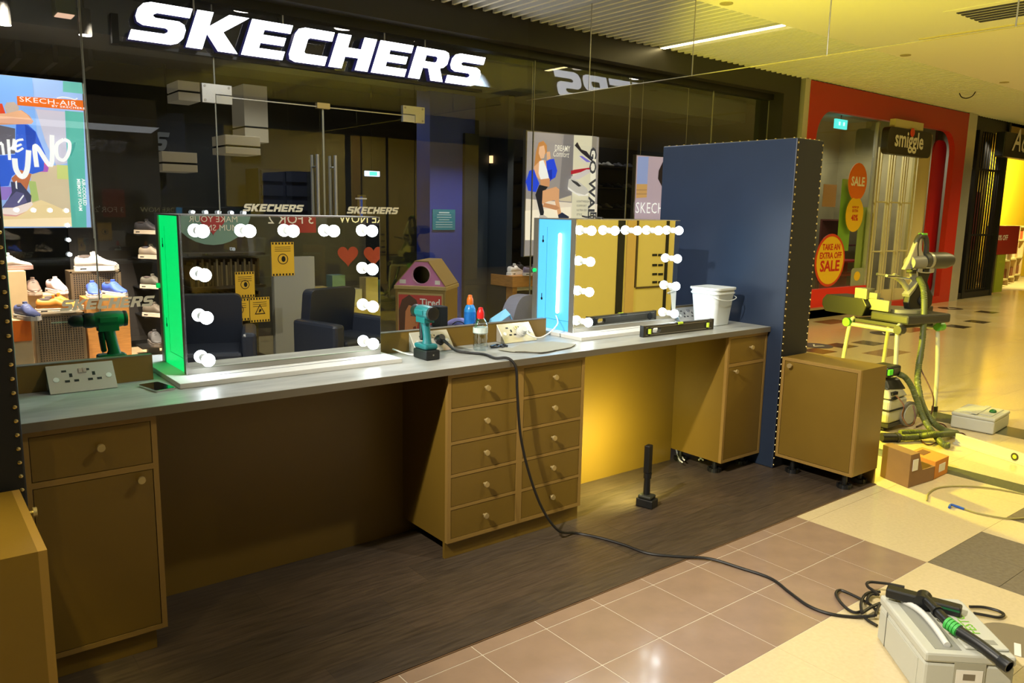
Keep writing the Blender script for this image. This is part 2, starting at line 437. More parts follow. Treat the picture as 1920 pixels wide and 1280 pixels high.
for px, py in ((1362, 6), (1698, 103), (1883, 154)):
    p = PZ(px, py, 3.548)
    MB().lathe([(.062, -.004), (.062, .004), (.04, .004)], o=(p.x, p.y, 3.544), n=20).build('downlight_cover', mat('cover_grey', S(170, 160, 110), .5), ceil)
lr = thing('ceiling_strip_light', 'bright warm strip light lying between the ceiling slats', 'light', (6.0, 3.8, 3.55))
MB().box((5.95, 2.94, 3.552), (6.03, 4.62, 3.60)).build('housing', WHITE, lr)
MB().box((5.955, 2.95, 3.546), (6.025, 4.60, 3.556)).build('diffuser', glow('warm_strip', (1, .80, .38), 22), lr)
vg = thing('air_grille', 'dark slotted air grille in the plain ceiling at the far end', 'vent', (10.5, -.1, 3.54))
p = PZ(1900, 14, 3.545)
MB().box((p.x-.3, p.y-.5, 3.54), (p.x+.5, p.y+.5, 3.549)).build('frame', PLASTER, vg)
for k in range(6): MB().box((p.x-.2+k*.1, p.y-.42, 3.532), (p.x-.15+k*.1, p.y+.42, 3.541)).build('slat', BLACKM, vg)
cw = MB().tube([PZ(1799, 175, 3.53), PZ(1803, 182, 3.48), PZ(1813, 184, 3.46), PZ(1823, 180, 3.48), PZ(1829, 172, 3.54)], .008, 6, 6).build('ceiling_wire', RUB, label='short dark wire loop dangling from the slatted ceiling', cat='wire')

# glass smoke barrier hanging from the ceiling
sb = thing('smoke_barrier', 'clear glass smoke barrier hanging from the ceiling slats', 'barrier', (3.913, 1.2, 3.15))
ys = [4.62, 3.67, 2.413, 1.181, -.05, -1.3]
for a, b in zip(ys, ys[1:]):
    MB().box((3.907, b+.004, 2.745), (3.919, a-.004, 3.545)).build('pane', SMOKE, sb)
    MB().box((3.905, b+.003, 2.741), (3.921, a-.003, 2.7455)).build('edge_strip', mat('bright_edge', S(190, 185, 150), .2, .3), sb)
    MB().cyl((3.913, b, 2.74), (3.913, b, 3.55), .005, n=8).build('clamp_rod', STEEL, sb)

# ------------------------------------------------------------------ the dark glazed shopfront
YG = 4.85
MB().box((-5, 4.62, 3.30), (9.02, 5.0, 3.60)).build('trim_1', DARKFRAME, kind='structure')
MB().box((8.62, 4.62, 0), (9.02, 5.0, 3.30)).build('trim_2', DARKFRAME, kind='structure')
MB().box((-5, 4.75, 0), (.70, 4.95, .10)).build('trim_3', DARKFRAME, kind='structure')
MB().box((2.66, 4.75, 0), (8.62, 4.95, .10)).build('trim_4', DARKFRAME, kind='structure')
MB().box((-5, 4.78, 3.22), (8.62, 4.92, 3.30)).build('trim_5', BLACK, kind='structure')
JX = [-3.2, -1.6, -.273, .709]
k = 1
for a, b in list(zip(JX, JX[1:])) + [(2.66, 4.204), (4.204, 5.731), (5.731, 7.339), (7.339, 8.62)]:
    wdw = MB().box((a+.004, YG, .10), (b-.004, YG+.012, 3.24)).build('window_%d' % k, GLASS, kind='structure')
    MB().box((b-.005, YG-.001, .10), (b+.005, YG+.013, 3.24)).build('edge_joint', mat('glass_edge', S(140, 140, 128), .25, .3), wdw)
    k += 1
MB().box((.713, YG, 2.50), (2.656, YG+.012, 3.24)).build('window_%d' % k, GLASS, kind='structure')
for k, (a, b) in enumerate(((.713, 1.678), (1.686, 2.656))):
    d = MB().box((a, YG, .012), (b, YG+.012, 2.488)).build('door_%d' % (k+1), GLASS, kind='structure')
    MB().box((a, YG-.001, 2.486), (b, YG+.013, 2.494)).build('top_rail', STEEL, d)
    MB().box((a, YG-.004, .012), (b, YG+.016, .09)).build('bottom_rail', STEEL, d)
    e = a if k == 1 else b
    MB().box((e-.004, YG-.001, .1), (e+.004, YG+.013, 2.48)).build('edge_joint', MATS['glass_edge'], d)
    hx = b-.085 if k == 0 else a+.085
    h = MB()
    for yy in (YG-.055, YG+.067):
        h.cyl((hx, yy, 1.05), (hx, yy, 2.06), .016, n=12)
    for zz in (1.16, 1.95): h.cyl((hx, YG-.055, zz), (hx, YG+.067, zz), .008, n=8)
    h.build('bar_handle', STEEL, d, smooth=40)
    hg = MB()
    c = a-.005 if k == 0 else b+.005
    s_ = 1 if k == 0 else -1
    for yy in (YG-.014, YG+.013):
        hg.prism([[(c-s_*.11, 2.43), (c-s_*.11, 2.585), (c+s_*.14, 2.585), (c+s_*.14, 2.505), (c, 2.505), (c, 2.43)]], 0, .014, up_xf(yy+.014))
    hg.build('patch_hinge', STEEL, d, bevel=.002)
    MB().box((min(c+s_*.003, c+s_*.14), YG-.014, 2.43), (max(c+s_*.003, c+s_*.14), YG+.026, 2.498)).build('patch_fitting', STEELP, d, bevel=.002)
    for (qx, qz) in ((c-s_*.085, 2.565), (c-s_*.085, 2.45), (c+s_*.115, 2.565)):
        MB().cyl((qx, YG-.017, qz), (qx, YG-.013, qz), .011, n=10).build('screw', ALU, d)
MB().box((1.62, YG-.02, 2.475), (1.745, YG+.03, 2.525)).build('trim_6', mat('brass_catch', S(180, 160, 110), .3, .6), kind='structure')

def decal(name, label, x0, z0, wdt, h, y, mt, th=.002):
    o = thing(name, label, 'lettering', (x0, y, z0))
    for loops in sign_word('SKECHERS', h, wdt):
        MB().prism(loops, 0, th, Matrix.Translation((x0, y, z0)) @ WALLXF).build('letter', mt, o)
    return o
VIN = mat('cream_vinyl', S(226, 218, 190), .5)
decal('vinyl_shop_name', 'cream vinyl shop name on the left glass door beside the handle', .905, 1.535, .57, .066, YG-.003, VIN)
decal('vinyl_shop_name', 'cream vinyl shop name on the right glass door beside the handle', 1.905, 1.528, .57, .066, YG-.003, VIN)
p = PY(112, 580, YG); q = PY(303, 575, YG)
decal('vinyl_shop_name', 'cream vinyl shop name low on the glass behind the green drill', p.x, p.z-.012, .70, .085, YG-.003, VIN)

# the big illuminated sign
sg = thing('illuminated_sign', 'huge white illuminated shop sign above the glass doors', 'sign', (1.75, 4.74, 2.85))
GL = glow('sign_face', (.90, .92, 1), 4.5)
SIDE = mat('sign_return', S(60, 58, 130), .4, emit=.12)
x0, z0 = PY(240, 76, 4.74).x, PY(240, 76, 4.74).z
x1, z1 = PY(910, 98, 4.74).x, PY(910, 98, 4.74).z
for loops in sign_word('SKECHERS', .300, x1-x0, .35):
    xf = Matrix.Translation((x0, 4.74, 2.835)) @ WALLXF
    L_ = MB().prism(loops, -.07, .0, xf).build('letter', SIDE, sg)
    MB().prism(loops, .0005, .006, xf).build('face', GL, L_)
MB().box((x0-.05, 4.815, 2.80), (x1+.02, 4.835, 2.825)).build('mounting_rail', DARKFRAME, sg)
MB().box((x0-.10, 4.79, 2.80), (x0-.05, 4.84, 3.02)).build('end_plate', BLACK, sg)
for xx in (.55, 1.3, 2.3, 2.75):
    MB().cyl((xx, 4.80, 3.1), (xx, 4.80, 3.32), .008, n=8).build('hanger_rod', STEEL, sg)

# ------------------------------------------------------------------ inside the dark shop
MB().box((-5, 9.6, 0), (8.9, 9.75, 3.5)).build('wall_back', SHOPW, kind='structure')
MB().box((8.75, 5.0, 0), (8.9, 9.6, 3.5)).build('wall_right', SHOPW, kind='structure')
MB().box((-5, 5.0, 0), (-4.85, 9.6, 3.5)).build('wall_left', SHOPW, kind='structure')
MB().box((-5, 4.96, 3.40), (8.9, 9.7, 3.46)).build('trim_7', SHOPC, kind='structure')
bf = MB().box((-4.85, 5.3, 2.95), (8.7, 6.1, 3.25)).build('trim_8', mat('shop_bulkhead', S(74, 80, 84), .7), kind='structure')
for i in range(16):
    MB().box((-4.2+i*.28, 6.1, 2.80), (-4.16+i*.28, 8.6, 2.95)).build('slat', mat('dark_baffle', S(44, 44, 46), .8), ceil)
MB().box((-5, 4.97, .0), (8.75, 9.6, .012)).build('trim_9', SHOPF, kind='structure')
MB().box((-4.85, 5.0, .012), (.66, 6.1, .20)).build('window_plinth', OAKP, label='pale plywood plinth under the left shop window shoe display', cat='plinth')
# columns and wall panels seen through the doors
bl, br_ = PY(806, 400, 6.0), PY(889, 400, 6.0)
MB().box((bl.x, 6.0, .012), (br_.x, 6.3, 3.2)).build('trim_10', SHOPB, kind='structure')
MB().box((br_.x+.005, 6.05, .012), (4.42, 6.35, 3.2)).build('trim_11', mat('grey_shop_panel', S(70, 68, 58), .6), kind='structure')
MB().box((4.43, 5.6, .012), (4.52, 6.35, 3.2)).build('trim_12', SHOPD, kind='structure')
MB().box((4.04, 5.95, .012), (4.4, 6.04, 2.5)).build('trim_13', SHOPD, kind='structure')
a, b = PY(917, 292, 5.95), PY(922, 306, 5.95)
tag(MB().box((a.x, 5.90, b.z), (b.x, 5.945, a.z)).build('wall_indicator', glow('amber_lamp', (1, .62, .28), 2.0)), 'small amber indicator lamp on the dark shop wall', 'lamp')
tl, br2 = PY(811, 392, 5.99), PY(853, 431, 5.99)
nt = thing('teal_notice', 'teal printed notice stuck on the blue shop column', 'notice', (tl.x, 5.99, br2.z))
MB().box((tl.x, 5.985, br2.z), (br2.x, 5.998, tl.z)).build('sheet', mat('teal_print', S(24, 130, 150), .5), nt)
for i, (wk, hk) in enumerate(((.5, .012), (.66, .006), (.7, .006), (.5, .006), (.8, .005), (.8, .005), (.8, .004))):
    cx = (tl.x+br2.x)/2; z = tl.z-.035-i*.029
    MB().box((cx-.15*wk, 5.982, z-hk), (cx+.15*wk, 5.986, z+hk*.3)).build('print_line', mat('pale_print', S(190, 220, 224), .5), nt)
# back wall units
def wallbox(name, label, cat, x0, y0, x1, y1, Y, dep, mt, group=None, split=None):
    a, b = PY(x0, y0, Y), PY(x1, y1, Y)
    o = thing(name, label, cat, ((a.x+b.x)/2, Y, b.z), group=group)
    if split is None: MB().box((a.x, Y, b.z), (b.x, Y+dep, a.z)).build('body', mt, o, bevel=.004)
    else:
        z = a.z+(b.z-a.z)*split
        MB().box((a.x, Y, z+.012), (b.x, Y+dep, a.z)).build('lid', mt, o, bevel=.004)
        MB().box((a.x, Y, b.z), (b.x, Y+dep, z-.012)).build('body', mt, o, bevel=.004)
        MB().box((a.x+.012, Y+.01, z-.013), (b.x-.012, Y+dep-.01, z+.013)).build('shadow_gap', BLACKM, o)
    return o
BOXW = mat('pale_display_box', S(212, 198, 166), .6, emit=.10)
wallbox('wall_display_box', 'pale lidded box on the dark shop wall left of the door hinge', 'box', 333, 150, 376, 191, 8.6, .5, BOXW, 'pale boxes in the dark shop', .53)
wallbox('wall_display_box', 'pale lidded box low on the shop wall, lowest of its kind', 'box', 303, 283, 371, 323, 7.8, .5, BOXW, 'pale boxes in the dark shop', .58)
wallbox('wall_display_box', 'pale lidded box right of the long door joint', 'box', 422, 252, 489, 291, 7.8, .5, BOXW, 'pale boxes in the dark shop', .58)
wallbox('tall_display_box', 'tall pale box panel behind the door hinge', 'box', 456, 157, 504, 268, 9.1, .498, BOXW, 'pale boxes in the dark shop', .74)
sh = thing('shoebox_shelf', 'dark navy shelf unit of stacked boxes seen through the left door', 'shelf', (2.9, 8.9, 1.2))
a, b = PY(484, 315, 8.8), PY(577, 400, 8.8)
MB().box((a.x, 8.8, .02), (b.x, 9.3, a.z)).build('carcass', mat('navy_shelf', S(22, 26, 46), .6), sh)
for i in range(5):
    for j in range(2):
        xx = a.x+.02+j*(b.x-a.x)/2; zz = a.z-.17-i*.2
        MB().box((xx+.01, 8.76, zz), (xx+(b.x-a.x)/2-.04, 8.82, zz+.14)).build('box_front', mat('slate_box', S(36, 40, 58), .6), sh)
ex = thing('exit_sign', 'small glowing exit sign deep in the dark shop', 'sign', PY(700, 325, 8.9))
a, b = PY(686, 320, 8.9), PY(712, 331, 8.9)
MB().box((a.x, 8.9, b.z), (b.x, 8.95, a.z)).build('panel', glow('exit_white', (.62, .75, 1), 2.2), ex)
MB().cyl(((a.x+b.x)/2, 8.93, a.z), ((a.x+b.x)/2, 8.93, 3.41), .008, n=6).build('hanger_rod', BLACK, ex)
MB().box((a.x+.06, 8.89, b.z+.01), (b.x-.05, 8.899, a.z-.01)).build('pictogram', glow('exit_green', (.1, .75, .6), 1.5), ex)
sgt = thing('security_gate', 'clear acrylic tagging gate with blue stripe behind right door', 'security gate', (2.66, 6.0, .012))
g0 = PY(678, 365, 6.0)
MB().box((g0.x-.055, 6.0, .012), (g0.x+.055, 6.03, g0.z)).build('clear_panel', pane('acrylic', (.78, .82, .86), 2.5, 1.5, .03), sgt)
MB().box((g0.x-.008, 5.995, .1), (g0.x+.008, 6.035, g0.z-.02)).build('blue_stripe', mat('blue_stripe', S(60, 96, 200), .4, emit=.15), sgt)
MB().box((g0.x-.06, 5.99, g0.z-.05), (g0.x+.06, 6.04, g0.z-.035)).build('bright_band', mat('gate_band', S(210, 210, 210), .4, emit=.2), sgt)
MB().box((g0.x-.07, 5.95, .012), (g0.x+.07, 6.08, .06)).build('base', ALU, sgt)
# shelved shop name board deep left
nb = thing('shop_name_board', 'dim grey shop name lettering on a dark board deep inside', 'sign', (0, 9.4, 2.3))
a, b = PY(150, 260, 9.2), PY(318, 262, 9.2)
MB().box((a.x-.5, 9.2, b.z-.35), (b.x+.2, 9.3, b.z+.35)).build('board', mat('board_navy', S(20, 22, 34), .6), nb)
for xx in (a.x-.3, b.x): MB().cyl((xx, 9.25, b.z+.35), (xx, 9.25, 3.41), .008, n=6).build('hanger_rod', BLACK, nb)
for loops in sign_word('SKECHERS', .24, (b.x-a.x)+.45, .3):
    MB().prism(loops, 0, .02, Matrix.Translation((a.x-.45, 9.19, b.z-.15)) @ WALLXF).build('letter', mat('dim_letter', S(130, 132, 134), .6, emit=.05), nb)
# spotlights hanging from the shop ceiling
def spot(px, py, Y, label, zt=3.40, lit=True):
    p = PY(px, py, Y); o = thing('ceiling_spotlight', label, 'spotlight', (p.x, p.y, p.z), group='shop ceiling spotlights')
    MB().cyl((p.x, p.y, p.z+.005), (p.x, p.y, p.z+.20), .05, n=14).build('can', mat('spot_can', S(40, 40, 38), .5), o)
    MB().cyl((p.x, p.y, p.z+.2), (p.x, p.y, zt), .008, n=6).build('stem', BLACK, o)
    MB().cyl((p.x, p.y, p.z), (p.x, p.y, p.z+.006), .046, n=14).build('lens', glow('spot_lens', (1, .93, .8), 5.0), o)
for q in ((8, 47, 5.15, 'lit ceiling spotlight at the far left of the shop'), (160, 67, 5.15, 'lit ceiling spotlight over the left poster'),
          (1106, 197, 6.4, 'left can spotlight above the lightbox with the seated woman'), (1173, 206, 6.4, 'right can spotlight above the lightbox with the seated woman')): spot(*q)
def dl(px, py, label):
    p = PZ(px, py, 3.39)
    o = thing('recessed_downlight', label, 'light', (p.x, p.y, 3.39), group='recessed downlights in the shop')
    MB().cyl((p.x, p.y, 3.385), (p.x, p.y, 3.399), .10, n=18).build('rim', WHITE, o)
    MB().cyl((p.x, p.y, 3.380), (p.x, p.y, 3.386), .085, n=18).build('lens', glow('downlight_lens', (1, .86, .72), 6), o)
for q in ((455, 18, 'lit downlight above the sign letter K'), (643, 52, 'lit downlight above the sign letter H'), (1193, 146, 'lit downlight above the woman lightbox'), (1402, 228, 'lit downlight near the dark end frame')): dl(*q)
hb = thing('hanging_box_lamp', 'green sided box lamp hanging at the top left', 'lamp', PY(122, 20, 5.4))
a, b = PY(104, 0, 5.06), PY(143, 28, 5.06)
MB().box((a.x, 5.06, b.z), (b.x, 5.24, 3.4)).build('housing', mat('lamp_green', S(84, 92, 64), .5), hb)
MB().box((a.x+.01, 5.07, b.z-.006), (b.x-.01, 5.23, b.z)).build('lens', glow('box_lamp_lens', (1, .62, .42), .9), hb)
# ------------------------------------------------------------------ printed light boxes
def print_on(parent, Y, shapes, k, name='print', conv=PY, step=.0012, base=0):
    mats = []; mbs = MB()
    for i, (col, pts) in enumerate(shapes):
        key = 'print_%d_%d_%d_%d' % (*col, int(k*100))
        M = glow(key, S(*col), k) if k else mat(key, S(*col), .5)
        if M not in mats: mats.append(M)
        y = Y-step*(i+1+base)
        mbs.mi(mats.index(M)).poly([conv(px, py, y) for px, py in pts])
    return mbs.build(name, mats, parent, fix=False)
def crop(pts, ox, oy, s): return [(ox+x/s, oy+y/s) for x, y in pts]

# left light box (seated runner's legs and shoe)
A = thing('poster_lightbox', 'glowing teal and blue shoe poster hanging at the left edge', 'poster', (-.6, 5.0, 1.4))
tl, br3 = PY(-60, 134, 5.0), PY(171, 427, 5.0)
MB().box((tl.x, 5.0, 1.385), (-.262, 5.05, 2.507)).build('light_box', ALU, A)
K1 = 1.0
c1 = lambda pts: crop(pts, 0, 180, 4.925)
P_ = [((150, 180, 226), [(-60, 134), (153, 155), (171, 426), (-60, 428)]),
      ((120, 168, 230), [(-60, 134), (60, 146), (70, 260), (-60, 260)]),
      ((190, 186, 200), c1([(330, 120), (600, 145), (620, 620), (520, 640), (420, 420)])),
      ((206, 186, 150), c1([(290, 640), (640, 640), (665, 1205), (20, 1205), (25, 1040), (280, 900)])),
      ((232, 206, 150), c1([(0, 1090), (380, 960), (480, 1000), (660, 1080), (665, 1205), (20, 1205)])),
      ((250, 224, 178), c1([(20, 1140), (660, 1120), (665, 1205), (22, 1205)])),
      ((196, 204, 120), c1([(525, 635), (632, 640), (640, 770), (528, 765)])),
      ((170, 190, 110), c1([(260, 780), (330, 790), (360, 960), (300, 980)])),
      ((88, 176, 160), c1([(600, 135), (770, 150), (800, 1212), (665, 1212), (625, 640)])),
      ((64, 150, 140), c1([(625, 480), (700, 420), (690, 480), (655, 560)])),
      ((110, 190, 175), [(118, 152), (153, 155), (156, 176), (118, 172)]),
      ((150, 120, 196), c1([(-200, 830), (150, 840), (60, 960), (-200, 960)])),
      ((226, 90, 60), c1([(370, 470), (450, 600), (440, 690), (330, 560)])),
      ((176, 96, 180), c1([(330, 560), (450, 660), (440, 700), (360, 700)])),
      ((52, 96, 206), c1([(-200, 560), (140, 540), (150, 230), (240, 245), (330, 330), (420, 540), (400, 690), (300, 720), (190, 690), (110, 740), (80, 830), (-200, 850)])),
      ((36, 72, 176), c1([(230, 260), (330, 330), (330, 470), (250, 500)])),
      ((100, 96, 104), c1([(-200, 300), (0, 270), (140, 300), (140, 530), (-200, 560)])),
      ((214, 150, 110), c1([(-200, 190), (130, 180), (200, 130), (270, 180), (310, 235), (290, 258), (130, 262), (-200, 270)])),
      ((236, 178, 134), c1([(-200, 170), (60, 160), (190, 130), (250, 170), (290, 220), (120, 205), (-200, 215)])),
      ((196, 176, 160), c1([(60, 60), (130, 55), (175, 100), (170, 135), (60, 160), (40, 100)])),
      ((222, 70, 34), c1([(-200, 60), (20, 70), (50, 160), (-200, 170)])),
      ((190, 110, 70), c1([(190, 680), (290, 720), (245, 880), (150, 860), (105, 760)])),
      ((66, 66, 92), c1([(100, 790), (190, 800), (290, 920), (285, 985), (180, 1030), (20, 1030), (70, 960), (110, 890)])),
      ((94, 90, 130), c1([(60, 970), (150, 880), (220, 900), (250, 980), (120, 1030), (30, 1030)])),
      ((240, 220, 206), c1([(10, 1040), (120, 1030), (290, 975), (306, 1000), (250, 1060), (150, 1100), (30, 1090)])),
      ((222, 160, 150), c1([(20, 1088), (150, 1100), (250, 1066), (150, 1112), (40, 1106)])),
      ((240, 240, 240), c1([(160, 980), (215, 910), (222, 922), (172, 990)])),
      ((240, 240, 240), c1([(140, 790), (156, 780), (160, 860), (146, 850)])),
      ((232, 108, 24), c1([(155, 0), (765, 40), (775, 135), (160, 85)]))]
print_on(A, 5.0, P_, K1)
WHITEGLOW = glow('lit_white_print', (.95, .94, .9), 1.0)
# swashes of the hand-painted words
def stroke(parent, pts, wd, conv, Y, mt, name='letter_stroke'):
    P2 = [conv(px, py, Y) for px, py in pts]; P2 = spline(P2, 6); mbs = MB(); L1 = []; R1 = []
    for i, p in enumerate(P2):
        t = (P2[min(i+1, len(P2)-1)]-P2[max(i-1, 0)]).normalized(); n = Vector((-t.z, 0, t.x))*wd
        L1.append(p+n); R1.append(p-n)
    n = len(P2)
    mbs.add(L1+R1, [(i, i+1, n+i+1, n+i) for i in range(n-1)])
    return mbs.build(name, mt, parent, fix=False)
for pts, wd in (([(135, 575), (150, 680), (205, 745), (250, 680), (265, 500)], .018), ([(340, 655), (320, 480), (350, 480), (470, 640), (480, 360)], .016),
                ([(590, 400), (525, 450), (530, 560), (590, 590), (635, 520), (640, 430), (590, 400)], .013),
                ([(-90, 480), (20, 430)], .009), ([(20, 440), (35, 545)], .009), ([(75, 400), (90, 590)], .010), ([(130, 395), (120, 500)], .009), ([(75, 500), (135, 460)], .008),
                ([(215, 400), (150, 420), (150, 510), (215, 480)], .008), ([(150, 465), (200, 445)], .008)):
    stroke(A, c1(pts), wd, PY, 4.955, WHITEGLOW)
a, b = PY(36, 194, 4.95), PY(150, 203, 4.95)
text('SKECH-AIR', .052, WHITEGLOW, A, PY(36, 190, 4.953), bold=.0, sx=1.45, space=1.05)
text('BY SKECHERS', .02, WHITEGLOW, A, PY(97, 200, 4.953), bold=.02, sx=1.6, space=1.2)
stroke(A, c1([(525, 20), (580, 10), (640, 18), (690, 32), (715, 20)]), .004, PY, 4.954, WHITEGLOW)
text('AIR-COOLED', .035, WHITEGLOW, A, PY(153, 335, 4.953), xdir=(0, 0, -1), up=(1, 0, 0), bold=.02)
text('MEMORY FOAM', .035, WHITEGLOW, A, PY(144, 335, 4.953), xdir=(0, 0, -1), up=(1, 0, 0), bold=.02)
MB().cyl((-.25, 5.02, 2.50), (-.25, 5.02, 3.40), .004, n=6).build('hanging_wire', STEEL, A)
MB().cyl((-.25, 5.02, 1.3), (-.25, 5.02, 2.50), .006, n=6).build('side_rod', STEEL, A)

# right light box (seated woman in blue jacket)
B = thing('woman_lightbox', 'glowing lightbox poster of a seated woman and slip-on shoes', 'poster', (4.9, 5.1, 1.2))
MB().box((4.30, 5.1, 1.05), (5.475, 5.15, 2.50)).build('light_box', ALU, B)
c2 = lambda pts: crop(pts, 960, 100, 4)
P_ = [((150, 142, 136), [(989, 246), (1123, 257), (1117, 470), (983, 480)]),
      ((226, 212, 190), c2([(104, 1090), (440, 1120), (640, 1130), (630, 1400), (98, 1400)])),
      ((244, 232, 206), c2([(100, 1180), (440, 1150), (440, 1400), (98, 1400)])),
      ((124, 118, 116), c2([(390, 606), (465, 612), (445, 1060), (350, 1090)])),
      ((204, 190, 160), c2([(350, 1095), (445, 1065), (445, 1112), (360, 1105)])),
      ((216, 208, 178), c2([(465, 612), (602, 620), (590, 1400), (440, 1400)])),
      ((140, 132, 118), c2([(602, 620), (638, 624), (632, 720), (598, 716)])),
      ((236, 228, 204), c2([(590, 730), (632, 730), (618, 1400), (585, 1400)])),
      ((190, 130, 70), c2([(200, 670), (235, 655), (262, 690), (262, 740), (230, 780), (200, 830), (165, 860), (180, 740)])),
      ((228, 180, 140), c2([(205, 700), (240, 690), (250, 740), (240, 785), (215, 790), (200, 750)])),
      ((222, 170, 126), c2([(260, 740), (285, 735), (290, 790), (262, 800)])),
      ((222, 168, 124), c2([(165, 850), (215, 800), (250, 800), (275, 870), (280, 940), (260, 950), (200, 940), (165, 900)])),
      ((34, 70, 214), c2([(285, 795), (315, 790), (340, 880), (325, 930), (290, 950), (262, 880), (255, 810)])),
      ((34, 70, 214), c2([(130, 880), (165, 870), (190, 940), (205, 975), (180, 1040), (120, 1030), (104, 960)])),
      ((24, 50, 170), c2([(262, 880), (300, 870), (300, 940), (285, 960)])),
      ((240, 238, 232), c2([(205, 810), (235, 800), (262, 870), (278, 935), (215, 945), (200, 900)])),
      ((206, 146, 100), c2([(210, 945), (285, 940), (280, 1000), (215, 990)])),
      ((30, 30, 38), c2([(205, 985), (270, 1000), (255, 1020), (225, 1110), (240, 1190), (235, 1215), (212, 1215), (175, 1060)])),
      ((216, 160, 114), c2([(230, 1030), (330, 1000), (355, 1020), (352, 1110), (370, 1200), (345, 1215), (320, 1100), (270, 1110), (225, 1130)])),
      ((196, 138, 96), c2([(240, 1120), (330, 1140), (360, 1160), (330, 1175), (230, 1150)])),
      ((36, 44, 66), c2([(345, 1212), (375, 1192), (428, 1225), (425, 1240), (350, 1236)])),
      ((190, 180, 170), c2([(205, 1215), (240, 1212), (270, 1232), (205, 1234)])),
      ((40, 36, 40), c2([(470, 690), (490, 665), (520, 720), (560, 735), (602, 790), (605, 815), (520, 745)])),
      ((120, 110, 200), c2([(505, 770), (525, 768), (595, 815), (560, 815)])),
      ((176, 30, 48), c2([(442, 880), (470, 872), (595, 855), (590, 872), (480, 900), (442, 908)])),
      ((206, 196, 190), c2([(442, 925), (560, 870), (596, 872), (590, 890), (500, 945), (450, 950)])),
      ((196, 190, 178), c2([(425, 945), (445, 935), (500, 960), (560, 1010), (575, 1040), (545, 1062), (480, 1045), (418, 1000)])),
      ((60, 58, 58), c2([(440, 945), (490, 965), (520, 995), (500, 1000), (455, 965)])),
      ((236, 230, 220), c2([(418, 1000), (480, 1045), (545, 1062), (575, 1045), (570, 1068), (500, 1068), (420, 1020)]))]
print_on(B, 5.1, P_, 1.0)
DKG = glow('lit_grey_print', (.05, .05, .055), 1.0); PALEG = glow('lit_pale_print', (.80, .74, .60), 1.0)
text('DREAMY', .095, PALEG, B, PY(1040, 282, 5.058), sx=.66, bold=.01)
text('Comfort', .10, PALEG, B, PY(1036, 293, 5.058), sx=.72, shear=.3)
text('GO WALK', .155, DKG, B, PY(1107, 275, 5.058), xdir=(0, 0, -1), up=(1, 0, 0), bold=.025, sx=1.35)
text('E', .155, DKG, B, PY(1107, 396, 5.058), xdir=(0, 0, -1), up=(1, 0, 0), bold=.02, sx=1.2)
for i, s_ in enumerate(('LIGHTWEIGHT', 'COMFORT', 'ULTRA GO', 'STYLE')):
    text(s_, .035, DKG, B, PY(1081, 379+i*8.2, 5.058), bold=.0)

for xx in (4.4, 5.38): MB().cyl((xx, 5.125, 2.49), (xx, 5.125, 3.40), .004, n=6).build('hanging_wire', STEEL, B)
# third light box, lilac, mostly hidden
D = thing('lilac_lightbox', 'lilac lightbox poster half hidden by the navy panel', 'poster', (6.6, 5.1, 1.3))
MB().box((6.14, 5.1, 1.25), (7.25, 5.15, 2.33)).build('light_box', ALU, D)
P_ = [((188, 166, 176), [(1194, 291), (1275, 297), (1275, 452), (1188, 452)]), ((150, 164, 210), c2([(945, 775), (1025, 775), (1015, 980), (935, 980)])),
      ((206, 160, 96), c2([(935, 980), (1015, 980), (1010, 1080), (930, 1085)])), ((176, 136, 90), c2([(932, 1020), (1012, 1020), (1011, 1028), (931, 1028)])), ((176, 136, 90), c2([(932, 1050), (1012, 1050), (1011, 1058), (931, 1058)])),
      ((40, 30, 28), c2([(1135, 805), (1240, 760), (1260, 1060), (1140, 1030), (1095, 940), (1100, 880)]))]
print_on(D, 5.1, P_, .85)
text('SKECHERS', .20, WHITEGLOW, D, PY(1191, 399, 5.058), sx=.85, space=1.1)
MB().box((6.16, 5.092, 1.46), (7.2, 5.096, 1.466)).build('rule_line', WHITEGLOW, D)

for xx in (6.25, 7.15): MB().cyl((xx, 5.125, 2.32), (xx, 5.125, 3.40), .004, n=6).build('hanging_wire', STEEL, D)
# ------------------------------------------------------------------ shoes
def shoe_mesh(cu, cs, cl, cd_, hi=0):
    n = 14; st = [(.0, .024, .072), (.012, .034, .088), (.05, .037, .084), (.095, .037, .082), (.135, .040, .098), (.17, .043, .078), (.21, .047, .060), (.25, .043, .050), (.275, .032, .044), (.288, .014, .036)]
    R = []
    for x, wd_, zt in st:
        zb = .022; R.append([(x, wd_*math.copysign(abs(math.cos(t*2*PI/n))**.8, math.cos(t*2*PI/n)), (zb+zt)/2+(zt-zb)/2*math.copysign(abs(math.sin(t*2*PI/n))**.8, math.sin(t*2*PI/n))) for t in range(n)])
    upper = MB().rings(R)
    o1 = [(x-.004, wd_*1.12+.003) for x, wd_, _ in st]
    o1 = [(-.008, 0.01)]+o1+[(.298, .006)]
    out = [(x, -y) for x, y in o1]+[(x, y) for x, y in reversed(o1)]
    sole = MB().prism([out], 0, .016).prism([[(x*.995+.001, y*.95) for x, y in out]], .016, .030)
    sole.mi(1)
    for s_ in (-1, 1): sole.cbox((.055, s_*.0425, .014), (.045, .004, .009))
    collar = MB().sphere((.062, 0, .083), 1, 14, 6, (.048, .026, .010))
    lace = MB()
    for i in range(4): lace.tube([(.128+i*.019, -.022, .093-i*.0105), (.131+i*.019, 0, .1005-i*.0112), (.128+i*.019, .022, .093-i*.0105)], .0032, 6, 4)
    tongue = MB().cbox((.122, 0, .101), (.022, .03, .022))
    return upper, sole, collar, lace, tongue
SHOES = {}
